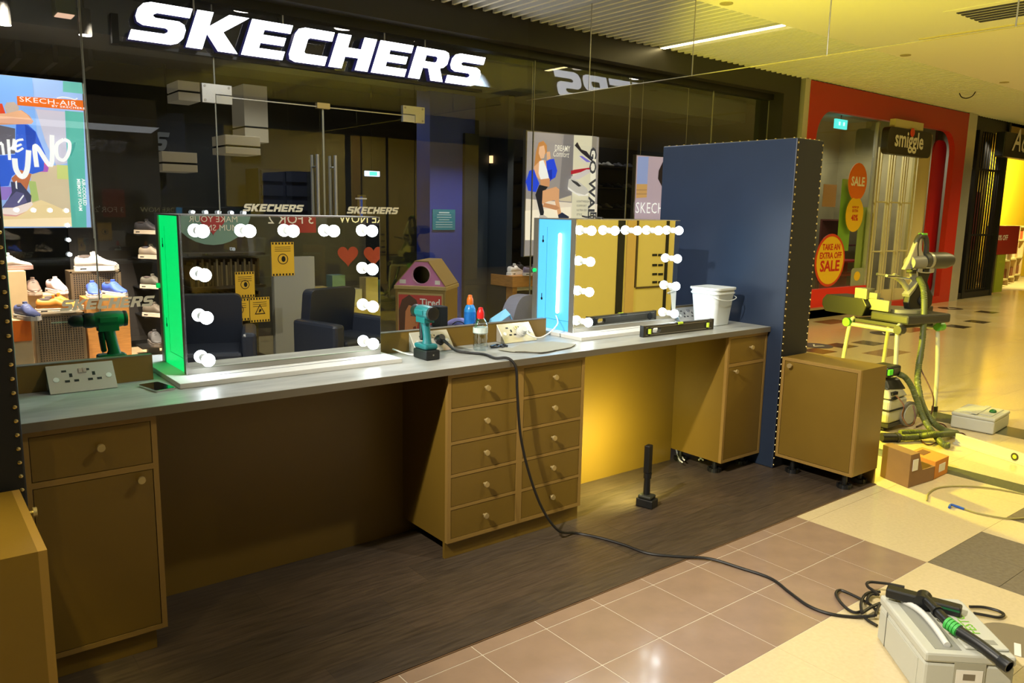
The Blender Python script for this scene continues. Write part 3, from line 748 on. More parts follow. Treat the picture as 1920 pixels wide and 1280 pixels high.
def shoe(name, label, loc, rz, cu, cs, cl, group=None, sc=1.0, tilt=0):
    o = thing(name, label, 'shoe', loc, rz, group)
    up_, so, co, la, to = shoe_mesh(cu, cs, cl, None)
    m1 = mat('shoe_upper_%d_%d_%d' % cu, S(*cu), .6, bump=.1, bscale=200); m2 = mat('shoe_sole_%d_%d_%d' % cs, S(*cs), .5); m3 = mat('shoe_lace_%d_%d_%d' % cl, S(*cl), .7)
    up_.build('upper', m1, o, local=True, smooth=True); so.build('sole', [m2, BLACK], o, local=True, bevel=.003, smooth=30)
    co.build('lining', mat('shoe_lining', S(70, 60, 56), .8), o, local=True, smooth=True)
    la.build('laces', m3, o, local=True, smooth=True); to.build('tongue', m1, o, local=True, bevel=.004)
    o.scale = (sc, sc*1.1, sc*1.28)
    WM[o.name] = Matrix.Translation(Vector(loc)) @ Matrix.Rotation(rz, 4, 'Z')
    return o
def plinth(name, label, x0, y0, x1, ybot, Y, dep, mt, edge=None, perf=False, zb=None):
    a, b = PY(x0, y0, Y), PY(x1, y0, Y); z0 = .20 if zb is None else zb
    o = thing(name, label, 'display block', ((a.x+b.x)/2, Y, z0))
    zt = (a.z+b.z)/2
    MB().box((a.x, Y, z0), (b.x, Y+dep, zt)).build('body', mt, o, bevel=.004)
    if perf:
        h = MB(); nx = max(4, int((b.x-a.x-.05)/.0185)); nz = max(3, int((zt-z0-.05)/.0185))
        for i in range(nx):
            for j in range(nz): h.cbox((a.x+.03+i*(b.x-a.x-.06)/(nx-1), Y-.0005, z0+.03+j*(zt-z0-.06)/(nz-1)), (.009, .002, .009))
        hh = h.build('perforation', BLACKM, o); hh['kind'] = 'stuff'
        MB().box((a.x, Y-.003, z0), (a.x+.014, Y+.003, zt)).box((b.x-.014, Y-.003, z0), (b.x, Y+.003, zt)).box((a.x, Y-.003, zt-.014), (b.x, Y+.003, zt)).build('rim', PERF, o)
    return o, zt, a.x, b.x
P1 = plinth('perforated_display_block', 'bronze perforated display block standing behind the green drill', 63, 587, 158, 680, 5.28, .30, PERF, perf=True)
P2 = plinth('oak_display_block', 'oak display block carrying the two blue shoes', 160, 558, 241, 675, 5.40, .28, OAK)
P3 = plinth('perforated_display_block', 'smaller perforated block under the white shoes', 131, 508, 226, 553, 5.74, .26, PERF, perf=True)
P4 = plinth('pale_display_block', 'pale ply display block at the left window edge', -40, 509, 48, 640, 5.55, .30, OAKP)
P5 = plinth('orange_front_block', 'low ply block with bright orange front panel', -50, 603, 59, 680, 5.20, .20, OAKP)
a, b = PY(-50, 606, 5.195), PY(60, 638, 5.195)
MB().box((a.x, 5.19, b.z), (b.x, 5.199, a.z)).build('orange_panel', mat('orange_print', S(232, 112, 10), .5), bpy.data.objects[P5[0].name])
P6 = plinth('ply_display_block', 'long ply block behind the orange shoes', 52, 552, 128, 600, 5.62, .22, OAKP)
shoe('running_shoe', 'orange suede trainer on perforated block, front one of the pair', (P1[2]+.03, 5.36, P1[1]), -.15, (206, 130, 40), (222, 206, 176), (196, 120, 36), 'orange trainers', 1.05)
shoe('running_shoe', 'orange suede trainer on perforated block, rear one of the pair', (P1[2]+.09, 5.505, P1[1]), -.25, (206, 130, 40), (222, 206, 176), (196, 120, 36), 'orange trainers', 1.05)
shoe('running_shoe', 'bright blue trainer on oak block, left one of the pair', (P2[2]+.09, 5.66, P2[1]), -1.62, (66, 96, 196), (226, 222, 216), (90, 120, 220), 'blue trainers')
shoe('running_shoe', 'bright blue trainer on oak block, right one of the pair', (P2[2]+.21, 5.68, P2[1]), -1.2, (66, 96, 196), (226, 222, 216), (90, 120, 220), 'blue trainers')
shoe('running_shoe', 'cream white trainer on small perforated block, front of the pair', (P3[2]+.05, 5.80, P3[1]), -.08, (232, 222, 208), (240, 232, 216), (230, 224, 214), 'white trainers', 1.15)
shoe('running_shoe', 'cream white trainer on small perforated block, rear of the pair', (P3[2]+.09, 5.935, P3[1]), -.12, (232, 222, 208), (240, 232, 216), (230, 224, 214), 'white trainers', 1.15)
shoe('running_shoe', 'brown knit trainer with black laces on the ply block', (P6[2]+.06, 5.86, P6[1]), -1.6, (112, 92, 80), (190, 170, 150), (30, 26, 24))
shoe('running_shoe', 'pink white trainer on the ply block beside brown one', (P6[2]+.20, 5.86, P6[1]), -1.35, (236, 206, 200), (240, 232, 226), (236, 216, 210))
shoe('running_shoe', 'navy trainer with white sole on the orange fronted block', (P5[3]-.07, 5.39, P5[1]), -1.2, (66, 76, 120), (226, 220, 212), (150, 160, 190))
shoe('running_shoe', 'white trainer on top of the pale block at window edge', (P4[3]-.22, 5.72, P4[1]+.0), .0, (226, 216, 206), (150, 120, 110), (226, 216, 206))
# shelf shoes at the right of the display, in the half dark
for i, (px, py, rz, cu, lb) in enumerate(((272, 434, -.9, (60, 58, 60), 'dark trainer on the top wall peg left of the mirror'), (280, 480, -.9, (150, 136, 116), 'beige trainer on wall peg level with mirror bulbs'),
                            (283, 535, -.9, (90, 86, 74), 'dim olive trainer on wall peg above the vinyl name'), (287, 587, -.9, (96, 86, 72), 'grey trainer on wall peg beside the vinyl name'))):
    p = PY(px, py, 6.2)
    s_ = shoe('wall_display_shoe', lb, (p.x-.08, 6.2, p.z-.02), rz, cu, (206, 190, 166), (120, 110, 100), 'wall display trainers')
    MB().box((p.x-.1, 6.1, p.z-.032), (p.x+.12, 6.5, p.z-.021)).build('peg_shelf', BLACK, label='thin black wall shelf under the %s' % ('top dark trainer', 'beige trainer', 'olive trainer', 'grey trainer')[i], cat='shelf')
wp = MB().box((-.2, 6.5, .2), (.66, 6.56, 2.6)).build('trim_14', mat('dark_slat_wall', S(40, 36, 32), .6), kind='structure')
p = PY(288, 640, 5.6)
MB().box((p.x-.12, 5.5, p.z-.05), (p.x+.13, 5.75, p.z-.035)).box((p.x-.05, 5.6, .2), (p.x+.05, 5.66, p.z-.05)).build('shoe_tray', BLACK, label='black angled tray low beside the mirror edge', cat='tray')
shoe('running_shoe', 'grey black trainer on low black tray beside the mirror', (p.x+.02, 5.74, p.z-.034), -1.6, (70, 68, 66), (96, 90, 84), (40, 38, 38))
# right display table
t = thing('display_table', 'oak shoe table seen just left of the blue lit mirror', 'table', (4.75, 5.5, 0))
tz = PY(980, 516, 5.5).z
MB().box((4.42, 5.45, tz-.14), (5.6, 5.9, tz)).build('top', OAK, t, bevel=.004)
for xx in (4.44, 5.52): MB().box((xx, 5.47, .012), (xx+.07, 5.88, tz-.14)).build('leg', OAK, t)
MB().box((4.52, 5.5, tz-.19), (5.5, 5.52, tz-.14)).build('apron', WHITE, t)
shoe('running_shoe', 'white trainer lying on the oak shoe table', (4.44, 5.55, tz), .35, (236, 228, 214), (240, 232, 216), (230, 224, 214))
shoe('running_shoe', 'lilac grey trainer on the oak shoe table edge', (4.60, 5.47, tz+.0), -.5, (140, 130, 160), (226, 220, 216), (160, 150, 180))
shoe('running_shoe', 'dark trainer behind the lilac one on oak table', (4.66, 5.76, tz), .1, (46, 42, 42), (200, 160, 110), (50, 46, 46))
# dim shelves with boxes of shoes at the right
for k, (xa, xb, nm) in enumerate(((4.55, 5.35, 'left'), (5.62, 6.12, 'middle'), (6.3, 8.2, 'right'))):
    u = thing('shoe_wall_rack', 'dim wall rack of shoes, the %s one behind the lightboxes' % nm, 'rack', ((xa+xb)/2, 6.9, 0))
    MB().box((xa, 7.0, .02), (xb, 7.06, 2.75)).build('back_panel', mat('rack_back', S(38, 36, 34), .7), u)
    for i in range(7):
        z = .35+i*.32
        MB().box((xa, 6.74, z), (xb, 7.0, z+.015)).build('shelf', mat('rack_shelf', S(60, 56, 50), .6), u)
        n = int((xb-xa)/.24)
        for j in range(n):
            c = random.choice(((120, 116, 110), (70, 70, 76), (150, 140, 128), (48, 46, 50)))
            x = xa+.13+j*.24
            up_, so, *_ = shoe_mesh(None, None, None, None)
            if 'rk%s' % (c,) not in SHOES:
                q = up_.build('shoe', mat('rack_shoe_%d' % c[0], S(*c), .6), u, local=True, smooth=True); SHOES['rk%s' % (c,)] = q
                q.parent = u
            else: q = inst(SHOES['rk%s' % (c,)], u)
            q.location = (x-(xa+xb)/2, .06, z+.0); q.rotation_euler = (0, 0, -PI/2); q.scale = (.8, 1, 1)
for i, (px, py, w_, h_, lb) in enumerate(((1210, 235, 58, 22, 'long pale wall panel over the lilac lightbox'), (1330, 220, 30, 20, 'short pale wall panel near the end frame'))):
    a, b = PY(px-w_, py, 8.2), PY(px+w_, py+h_*3, 8.2)
    MB().box((a.x, 8.2, b.z), (b.x, 8.25, a.z)).build('wall_panel', mat('brown_wall_panel', S(110, 92, 66), .6), label=lb, cat='panel')

# ------------------------------------------------------------------ the red shop further along
YR = 4.65
MB().box((9.05, 4.56, 0), (9.185, 5.0, 3.55)).build('trim_15', STEELP, kind='structure')
outer = [(9.185, 0), (14.55, 0), (14.55, 3.535), (9.185, 3.535)]
portal = rrect(9.42, -.6, 14.10, 3.16, .42, 7)
portal = [(x, max(y, .13)) for x, y in portal]
portal = [p for i, p in enumerate(portal) if i == 0 or p != portal[i-1]]
rp = MB().prism([outer, portal], 0, .10, up_xf(YR)).build('red_portal', RED, label='red rounded shop portal frame beside the dark shopfront', cat='shop front')
inn = rrect(9.42, -.6, 14.10, 3.16, .42, 7); inn = [(x, max(y, .13)) for x, y in inn]; inn = [p for i, p in enumerate(inn) if i == 0 or p != inn[i-1]]
hole = rrect(9.46, -.6, 13.62, 3.13, .42, 7); hole = [(x, max(y, .135)) for x, y in hole]; hole = [p for i, p in enumerate(hole) if i == 0 or p != hole[i-1]]
MB().prism([rrect(13.70, .135, 14.22, 3.02, .19, 6)], 0, .03, up_xf(4.78)).build('inner_band', DRED, rp)
MB().box((9.185, YR-.10, 0), (11.55, YR+.05, .15)).build('plinth_strip', mat('stone_plinth', S(150, 134, 100), .5), rp)
MB().box((9.42, YR, .15), (11.50, YR+.06, .44)).build('sill_panel', mat('red_sill', S(214, 38, 18), .4), rp)
MB().box((9.40, YR+.05, .44), (11.50, YR+.062, 3.16)).build('window_12', GLASS, kind='structure')
MB().box((11.47, YR+.02, .13), (11.52, YR+.09, 3.14)).build('mullion', STEELP, rp)
# folding lattice gate
gt = thing('folding_shop_gate', 'cream folding shop gate of tall glazed bars behind the sign', 'gate', (12.3, 5.3, 0))
GATE = mat('cream_gate_metal', S(196, 186, 140), .45)
gx = [11.55+.235*i for i in range(7)]
for i, x in enumerate(gx):
    y = 4.70+.07*(i % 2)
    for dx in (0, .075): MB().box((x+dx, y, .03), (x+dx+.028, y+.03, 2.75)).build('upright_bar', GATE, gt)
for z in (1.0, 1.85):
    for i in range(6):
        y = 4.70+.07*(i % 2); y2 = 4.70+.07*((i+1) % 2)
        MB().tube([(gx[i], y+.015, z), (gx[i+1], y2+.015, z)], .014, 6).build('cross_bar', GATE, gt)
for i in range(6):
    y = 4.70+.07*(i % 2); y2 = 4.70+.07*((i+1) % 2)
    MB().add([(gx[i], y, .03), (gx[i+1], y2, .03), (gx[i+1], y2, .32), (gx[i], y, .32)], [(0, 1, 2, 3)]).build('kick_plate', GATE, gt, fix=False).modifiers.new('thick', 'SOLIDIFY').thickness = .02
MB().box((13.16, 4.80, .02), (13.70, 4.95, 3.10)).build('trim_16', CREAMW, kind='structure')
MB().box((13.06, 4.74, .02), (13.15, 4.82, 3.10)).build('trim_17', mat('khaki_post', S(160, 150, 100), .5), kind='structure')
# interior of that shop
MB().box((14.30, 5.02, 0), (14.40, 6.95, 3.50)).build('wall_toy_right', mat('toy_shop_end', S(140, 132, 100), .7, var=.25, vscale=1.6), kind='structure')
MB().box((9.0, 6.95, 0), (14.4, 7.05, 3.50)).build('wall_toy_back', mat('toy_shop_wall', S(150, 142, 110), .7, var=.2, vscale=1.3), kind='structure')
MB().box((9.0, 4.98, 3.50), (14.4, 7.0, 3.535)).build('trim_18', mat('toy_shop_ceiling', S(130, 150, 140), .8), kind='structure')
MB().box((9.02, 5.0, 0), (9.10, 6.95, 3.50)).build('wall_toy_left', mat('toy_shop_side', S(120, 118, 92), .7), kind='structure')
for i, (x, y, z, dx, dz, c, lb) in enumerate(((12.6, 5.5, .03, .9, .75, (150, 20, 20), 'red display stand inside the toy shop behind gate'), (10.6, 5.8, .03, .9, 1.1, (60, 54, 40), 'dark display table behind the round sale sign'),
                  (13.6, 6.2, .03, .8, 1.5, (96, 50, 44), 'brown shelf unit deep behind the folding gate'), (11.6, 6.4, .03, .5, 1.7, (70, 96, 90), 'teal shelf unit behind the oval sale signs'))):
    u = thing('shop_display_unit', lb, 'shelf unit', (x, y, z))
    MB().box((x-dx/2, y, z), (x+dx/2, y+.4, z+.06)).build('base', mat('unit_%d' % i, S(*c), .6), u)
    MB().box((x-dx/2, y+.36, z+.06), (x+dx/2, y+.4, z+dz)).build('back', MATS['unit_%d' % i], u)
    for kk in range(3): MB().box((x-dx/2, y, z+dz*(kk+1)/3-.03), (x+dx/2, y+.36, z+dz*(kk+1)/3)).build('shelf', MATS['unit_%d' % i], u)
a, b = PY(1568, 222, 6.2), PY(1588, 243, 6.2)
e2 = thing('exit_sign', 'square green glowing exit sign in the red shop window', 'sign', (a.x, 6.2, b.z))
MB().cyl(((a.x+b.x)/2, 6.22, a.z), ((a.x+b.x)/2, 6.22, 3.505), .01, n=6).build('hanger_rod', BLACK, e2)
MB().box((a.x, 6.2, b.z), (b.x, 6.24, a.z)).build('panel', glow('exit_teal', (.06, .70, .62), 1.6), e2)
for fx in (.3, .68): MB().box((a.x+(b.x-a.x)*fx-.02, 6.19, b.z+.06), (a.x+(b.x-a.x)*fx+.025, 6.199, a.z-.05)).build('pictogram', glow('exit_pale', (.7, 1, .95), 1.4), e2)
# window stickers
def sticker(name, label, cx, cy, hw, hh, Y, rim, face, lines, rot=0, ring=.10):
    c = PY(cx, cy, Y); o = thing(name, label, 'sale sticker', (c.x, Y, c.z))
    e = PY(cx+hw, cy, Y); t_ = PY(cx, cy-hh, Y); a_, b_ = abs(e.x-c.x), abs(t_.z-c.z)
    MB().prism([ell(c.x, c.z, a_, b_, 32)], 0, .004, up_xf(Y)).build('rim', rim, o)
    MB().prism([ell(c.x, c.z, a_*(1-ring), b_*(1-ring), 32)], .004, .007, up_xf(Y)).build('face', face, o)
    for s_, dz, size, sx, mt in lines:
        text(s_, size, mt, o, (c.x, Y-.009, c.z+dz), bold=.03, align='CENTER', sx=sx)
    return o
SALEY = mat('sale_yellow', S(228, 184, 22), .5); SALER = mat('sale_red', S(200, 60, 18), .5); SALEO = mat('sale_orange', S(222, 112, 26), .5)
sticker('sale_sticker', 'big round yellow sale sticker with red rim in the window', 1556, 488, 27, 50, YR+.045, SALER, SALEY,
        [('TAKE AN', .17, .135, .95, TEXTR), ('EXTRA OFF', .035, .135, .95, TEXTR), ('SALE', -.17, .24, 1.15, TEXTR)])
sticker('sale_sticker', 'oval orange sale sticker in the red shop window', 1608, 341, 17, 36, YR+.045, SALEO, SALEO, [('SALE', -.06, .20, 1.0, TEXTW)])
sticker('sale_sticker', 'oval yellow sticker under the orange sale oval', 1602, 402, 16, 33, YR+.043, SALEY, SALEY, [('NOW UP', .10, .05, 1, TEXTR), ('EXTRA', .04, .06, 1, TEXTR), ('40%', -.10, .14, .9, TEXTR)])
for i, (x0_, y0_, x1_, y1_, c, lb) in enumerate(((1580, 335, 1590, 470, (150, 200, 60), 'tall lime strip banner in the red shop window'), (1612, 388, 1628, 520, (170, 190, 90), 'pale lime banner hanging right of sale ovals'), (1545, 345, 1566, 388, (196, 150, 110), 'pink paper notice above the round sale sticker'))):
    a, b = PY(x0_, y0_, YR+.12), PY(x1_, y1_, YR+.12)
    MB().box((a.x, YR+.12, b.z), (b.x, YR+.126, a.z)).build('window_banner', mat('banner_%d' % i, S(*c), .6), label=lb, cat='banner')
a, b = PY(1597, 503, YR+.04), PY(1618, 538, YR+.04)
gs = thing('window_tag', 'grey rounded tag with a yellow sun above red sill', 'sticker', (a.x, YR, b.z))
MB().prism([rrect(a.x, b.z, b.x, a.z, .06)], 0, .004, up_xf(YR+.045)).build('card', mat('tag_grey', S(140, 146, 120), .5), gs)
MB().prism([ell((a.x+b.x)/2-.02, (a.z+b.z)/2+.03, .10, .08, 16)], .004, .006, up_xf(YR+.045)).build('sun', SALEY, gs)
# projecting sign
sm = thing('projecting_shop_sign', 'dark rounded box sign with quirky white lettering', 'sign', (12.6, 4.5, 2.9))
a, b = PY(1668, 236, 4.42), PY(1744, 297, 4.42)
MB().prism([rrect(a.x, b.z, b.x, a.z, .10)], 0, .12, up_xf(4.54)).build('box', mat('sign_charcoal', S(48, 44, 34), .45), sm, bevel=.01)
MB().box((a.x+.25, 4.45, a.z-.02), (b.x-.3, 4.548, a.z+.14)).build('bracket', CREAMW, sm)
text('smiggle', .37, TEXTW, sm, (a.x+.21, 4.415, (a.z+b.z)/2-.08), bold=.022, sx=.93)
MB().sphere((a.x+.78, 4.41, (a.z+b.z)/2+.17), .075, 12, 8, (1, .2, 1)).build('berry', mat('sign_red', S(214, 70, 36), .4), sm)

# ------------------------------------------------------------------ black grille shop and the bright shop beyond
MB().box((14.55, 4.55, 0), (14.92, 5.0, 3.55)).build('trim_19', STEELP, kind='structure')
bg = thing('black_shop_front', 'black shopfront with tall grille bars right of steel pillar', 'shop front', (15.8, 4.7, 0))
MB().box((14.92, 4.66, 3.30), (16.75, 4.8, 3.55)).build('header', BLACK, bg)
MB().box((16.66, 4.62, 0), (16.75, 4.8, 3.55)).build('end_post', BLACK, bg)
MB().box((15.28, 4.62, 0), (15.40, 4.8, 3.3)).build('mid_post', BLACK, bg)
for i in range(10): MB().box((15.52+i*.115, 4.70, .1), (15.545+i*.115, 4.73, 3.3)).build('grille_bar', BLACK, bg)
for z in (.12, 1.25, 2.55): MB().box((14.92, 4.69, z), (16.7, 4.735, z+.04)).build('grille_rail', BLACK, bg)
MB().box((14.92, 4.63, 0), (16.75, 4.8, .12)).build('sill', BLACK, bg)
MB().box((14.9, 5.3, 0), (16.8, 5.4, 3.5)).build('wall_shoe_back', mat('dim_shop_wall', S(84, 76, 56), .7), kind='structure')
wb = thing('sale_banner', 'dim red window banner with large 70 behind the grille', 'banner', (15.7, 5.0, .9))
MB().box((14.95, 5.0, .95), (16.6, 5.01, 2.15)).build('sheet', mat('banner_red', S(150, 62, 44), .6), wb)
text('70', .42, TEXTW, wb, (15.75, 4.99, 1.22), bold=.02)
text('UP TO', .12, TEXTW, wb, (15.95, 4.99, 1.85), bold=.02)
kp = thing('glowing_shop_logo', 'small glowing pink logo behind black shop glass', 'sign', (15.1, 4.9, 2.2))
PINK = glow('pink_logo', (1, .66, .52), 1.3)
for zz in (2.35, 2.1): MB().prism([[(15.0, zz), (15.2, zz+.05), (15.12, zz+.2), (15.05, zz+.1)]], 0, .015, up_xf(5.30)).build('letter', PINK, kp)
rs = thing('red_sale_board', 'red sale board standing at the bright shop entrance', 'board', (17.1, 4.6, 0))
a, b = PY(1865, 423, 4.75), PY(1897, 476, 4.75)
MB().box((a.x, 4.74, b.z), (b.x+.25, 4.78, a.z)).build('board', mat('board_red', S(140, 30, 16), .5), rs)
MB().box((a.x, 4.76, .02), (a.x+.8, 4.80, b.z)).build('lower_panel', mat('board_olive', S(110, 112, 40), .6), rs)
MB().box((a.x+.35, 4.75, .02), (a.x+.8, 4.759, .95)).build('lime_panel', mat('lime_panel', S(150, 164, 40), .6), rs)
text('70% OFF', .16, TEXTW, rs, (a.x+.15, 4.735, (a.z+b.z)/2), bold=.01)
MB().box((16.9, 6.5, 0), (27, 6.6, 3.3)).build('wall_bright_back', mat('yellow_shop_wall', S(232, 196, 40), .6), kind='structure')
MB().box((16.8, 5.0, 0), (16.9, 6.5, 3.3)).build('wall_bright_left', MATS['yellow_shop_wall'], kind='structure')
MB().box((16.8, 4.66, 3.32), (27, 6.6, 3.5)).build('trim_20', mat('bright_ceiling', S(220, 190, 110), .6), kind='structure')
for i in range(3):
    u = thing('bright_shop_shelf', 'pale stocked shelf in the bright yellow shop, number %s from the doorway' % ('one', 'two', 'three')[i], 'shelf', (19.3+i*1.1, 5.35+i*.25, 0))
    x, y = 19.3+i*1.1, 5.35+i*.25
    for z in (.15, .6, 1.05, 1.4): MB().box((x-.35, y, z), (x+.35, y+.35, z+.04)).build('shelf', CREAMW, u)
    for dx in (-.35, .32): MB().box((x+dx, y, .02), (x+dx+.03, y+.35, 1.44)).build('side', OAKP, u)
    for k in range(9):
        xx = x-.28+(k % 3)*.22; z = (.19, .64, 1.09)[k//3]
        MB().box((xx, y+.05, z), (xx+.16, y+.28, z+.12+.05*((k*7) % 3))).build('stock', mat('stock_%d' % (k % 4), S(*((190, 90, 50), (220, 200, 170), (120, 70, 40), (206, 170, 120))[k % 4]), .6), u)
ac = thing('projecting_black_sign', 'black projecting sign with white script at the right edge', 'sign', (17.3, 4.4, 2.9))
a, b = PY(1887, 246, 4.4), PY(1945, 302, 4.4)
MB().box((a.x, 4.40, b.z), (b.x+.4, 4.58, a.z)).build('box', BLACK, ac, bevel=.02)
text('Ac', .62, TEXTW, ac, (a.x+.36, 4.39, b.z+.14), shear=.25, bold=.01)
# floor distance stickers
for i, (px, py, lb) in enumerate(((1660, 625, 'round dark floor sticker with a white arrow'), (1530, 648, 'round dark floor sticker beside the navy panel'), (1782, 578, 'farthest round floor sticker near the shops'))):
    p = PZ(px, py, 0); o = thing('floor_sticker', lb, 'floor sticker', (p.x, p.y, .002))
    MB().cyl((p.x, p.y, .0012), (p.x, p.y, .003), .2, n=28).build('disc', mat('sticker_brown', S(52, 40, 30), .5), o)
    MB().prism([[(p.x-.09, p.y-.02), (p.x+.06, p.y-.08), (p.x+.06, p.y-.05), (p.x-.04, p.y), (p.x+.06, p.y+.05), (p.x+.06, p.y+.08)]], .003, .0036).build('arrow', TEXTW, o)
# ------------------------------------------------------------------ the counter
ZT = .905
XL, XR = -1.290, 2.712
wt = MB().box((XL, .692, .874), (XR, 1.62, ZT)).build('counter_worktop', TOPM, label='long pale grey marbled worktop running between the two studded panels', cat='worktop', bevel=.0015, seg=1)
fe = MB().box((XL, .6905, .8735), (XR, .6925, ZT-.0008)).build('edge_band', TOPE, wt)
kp_ = MB().box((-.886, 1.10, .0075), (2.314, 1.118, .872)).build('knee_panel', GOLD, label='gold brown back panel under the counter worktop', cat='panel')

def knob(parent, p, d, sc=1.0):
    p = Vector(p); d = Vector(d)
    MB().cyl(p, p+d*.020*sc, .0055*sc, n=10).cyl(p+d*.018*sc, p+d*.027*sc, .0135*sc, .0125*sc, n=16).build('knob', KNOBM, parent, smooth=35)
def fr(mb, x0, z0, x1, z1, yf, dep=.02): mb.box((x0, yf, z0), (x1, yf+dep, z1)); return mb
YF = .708
def front_panel(name, parent, x0, z0, x1, z1, kx, kz):
    d = MB().box((x0+.002, YF+.0015, z0+.002), (x1-.002, YF+.019, z1-.002)).build(name, GOLD, parent, bevel=.001, seg=1)
    knob(d, (kx, YF+.002, kz), (0, -1, 0)); return d
# five-high double drawer unit
du = thing('drawer_unit', 'ten drawer gold brown unit standing under the middle of the counter', 'drawers', (.728, .9, 0))
x0, x1, z0, z1 = .316, 1.142, .086, .872
c = MB()
for a, b in ((x0, x0+.019), (.709, .747), (x1-.019, x1)): fr(c, a, z0, b, z1, YF)
dz = (z1-.018-(z0+.018)-4*.014)/5
zz = [z0+.018+i*(dz+.014) for i in range(5)]
for a, b in ((x0+.019, .709), (.747, x1-.019)):
    fr(c, a, z0, b, z0+.018, YF); fr(c, a, z1-.018, b, z1, YF)
    for i in range(4): fr(c, a, zz[i]+dz, b, zz[i]+dz+.014, YF)
c.build('face_frame', GOLDE, du)
MB().box((x0, YF+.02, z0), (x0+.018, 1.10, z1)).box((x1-.018, YF+.02, z0), (x1, 1.10, z1)).box((x0+.018, YF+.04, z0), (x1-.018, 1.10, z0+.018)).build('carcass', GOLD, du)
MB().box((x0+.02, YF+.03, z0+.02), (x1-.02, YF+.035, z1-.01)).build('dark_interior', BLACKM, du)
MB().box((x0, .728, .0078), (x1, .745, z0)).build('plinth', GOLD, du)
for a, b in ((x0+.019, .709), (.747, x1-.019)):
    for i in range(5): front_panel('drawer', du, a, zz[i], b, zz[i]+dz, (a+b)/2-.0, zz[i]+dz*.55)
def cupboard(name, label, x0, x1, legs, hinge_left):
    t = thing(name, label, 'cabinet', ((x0+x1)/2, .9, 0))
    z0, z1 = .086, .872
    c = MB()
    fr(c, x0, z0, x0+.018, z1, YF); fr(c, x1-.018, z0, x1, z1, YF)
    fr(c, x0+.018, z0, x1-.018, z0+.018, YF); fr(c, x0+.018, z1-.018, x1-.018, z1, YF); fr(c, x0+.018, .683, x1-.018, .703, YF)
    c.build('face_frame', GOLDE, t)
    MB().box((x0, YF+.02, z0), (x0+.018, 1.135, z1)).box((x1-.018, YF+.02, z0), (x1, 1.135, z1)).box((x0+.018, YF+.03, z0), (x1-.018, 1.135, z0+.018)).build('carcass', GOLD, t)
    MB().box((x0+.02, YF+.03, z0+.02), (x1-.02, YF+.035, z1-.01)).build('dark_interior', BLACKM, t)
    front_panel('drawer', t, x0+.018, .703, x1-.018, z1-.018, (x0+x1)/2+.02, .79)
    front_panel('door', t, x0+.018, z0+.018, x1-.018, .683, (x1-.062) if hinge_left else (x0+.075), .655)
    if legs:
        for lx, ly in ((x0+.05, .79), (x0+.05, 1.06), (x1-.07, .79)): leg(t, lx, ly, z0)
    else: MB().box((x0, .728, .0078), (x1-.035, .745, z0)).build('plinth', GOLD, t)
    return t
def leg(t, x, y, z1, z0=.0075):
    m_ = MB().cyl((x, y, z0), (x, y, z0+.022), .040, .038, n=18).cyl((x, y, z0+.02), (x, y, z1), .0155, n=12)
    for k in range(6):
        a = k*PI/3; m_.cbox((x+.035*math.cos(a), y+.035*math.sin(a), z0+.014), (.012, .012, .026))
    m_.build('adjustable_leg', BLACK, t)
cupboard('base_cabinet', 'gold brown base cabinet under the left end of the counter', XL+.004, -.888, False, True)
cupboard('base_cabinet', 'gold brown base cabinet on black legs at the right counter end', 2.316, XR-.002, True, False)
for i, pts in enumerate(([(1268, 842), (1273, 860), (1279, 866)], [(1276, 845), (1280, 858), (1283, 862)], [(1310, 862), (1316, 857), (1322, 853)], [(1312, 856), (1318, 862)])):
    MB().tube([PZ(x, y, .02+.012*k) for k, (x, y) in enumerate(pts)], .005, 6, 4).build('white_wire', WHITE, label='short white wire end number %s poking out under the right base cabinet' % ('one', 'two', 'three', 'four')[i], cat='wire', group='white wires under the right cabinet')

# low end cabinets
def low_cabinet(name, label, xa, xb, face, y0=.060, y1=.585):
    t = thing(name, label, 'cabinet', ((xa+xb)/2, (y0+y1)/2, 0))
    z0, z1 = .10, .731; xf = xa if face < 0 else xb; s_ = 1 if face < 0 else -1
    c = MB()
    def bar(y_0, z_0, y_1, z_1): c.box((min(xf, xf+s_*.02), y_0, z_0), (max(xf, xf+s_*.02), y_1, z_1))
    bar(y0, z0, y0+.018, z1); bar(y1-.018, z0, y1, z1); bar(y0+.018, z0, y1-.018, z0+.018); bar(y0+.018, z1-.018, y1-.018, z1)
    c.build('face_frame', GOLDE, t)
    bx0, bx1 = (xf+.02, xb) if face < 0 else (xa, xf-.02)
    MB().box((bx0, y0, z0), (bx1, y0+.018, z1)).box((bx0, y1-.018, z0), (bx1, y1, z1)).box((bx0, y0+.018, z1-.018), (bx1, y1-.018, z1)).box((bx0, y0+.018, z0), (bx1, y1-.018, z0+.018)).build('carcass', GOLD, t)
    dx0, dx1 = sorted((xf+s_*.0015, xf+s_*.019))
    d = MB().box((dx0, y0+.0205, z0+.0205), (dx1, y1-.0205, z1-.0205)).build('door', GOLD, t, bevel=.001, seg=1)
    knob(d, (xf+s_*.002, y1-.065 if face < 0 else y1-.11, z1-.042), (face, 0, 0), 1.15)
    for lx in (xa+.06, xb-.06):
        for ly in (y0+.07, y1-.09): leg(t, lx, ly, z0, .0075 if lx > 0 and ly > .1 else .0075)
    return t
lc = low_cabinet('low_cabinet', 'low square gold brown cabinet on legs before the right navy panel', 2.700, 2.995, -1, .082)
MB().box((2.975, .086, .0075), (2.990, .60, .10)).build('side_plinth', GOLD, lc)
low_cabinet('low_cabinet', 'low gold brown cabinet at the bottom left corner', -1.62, -1.314, 1)

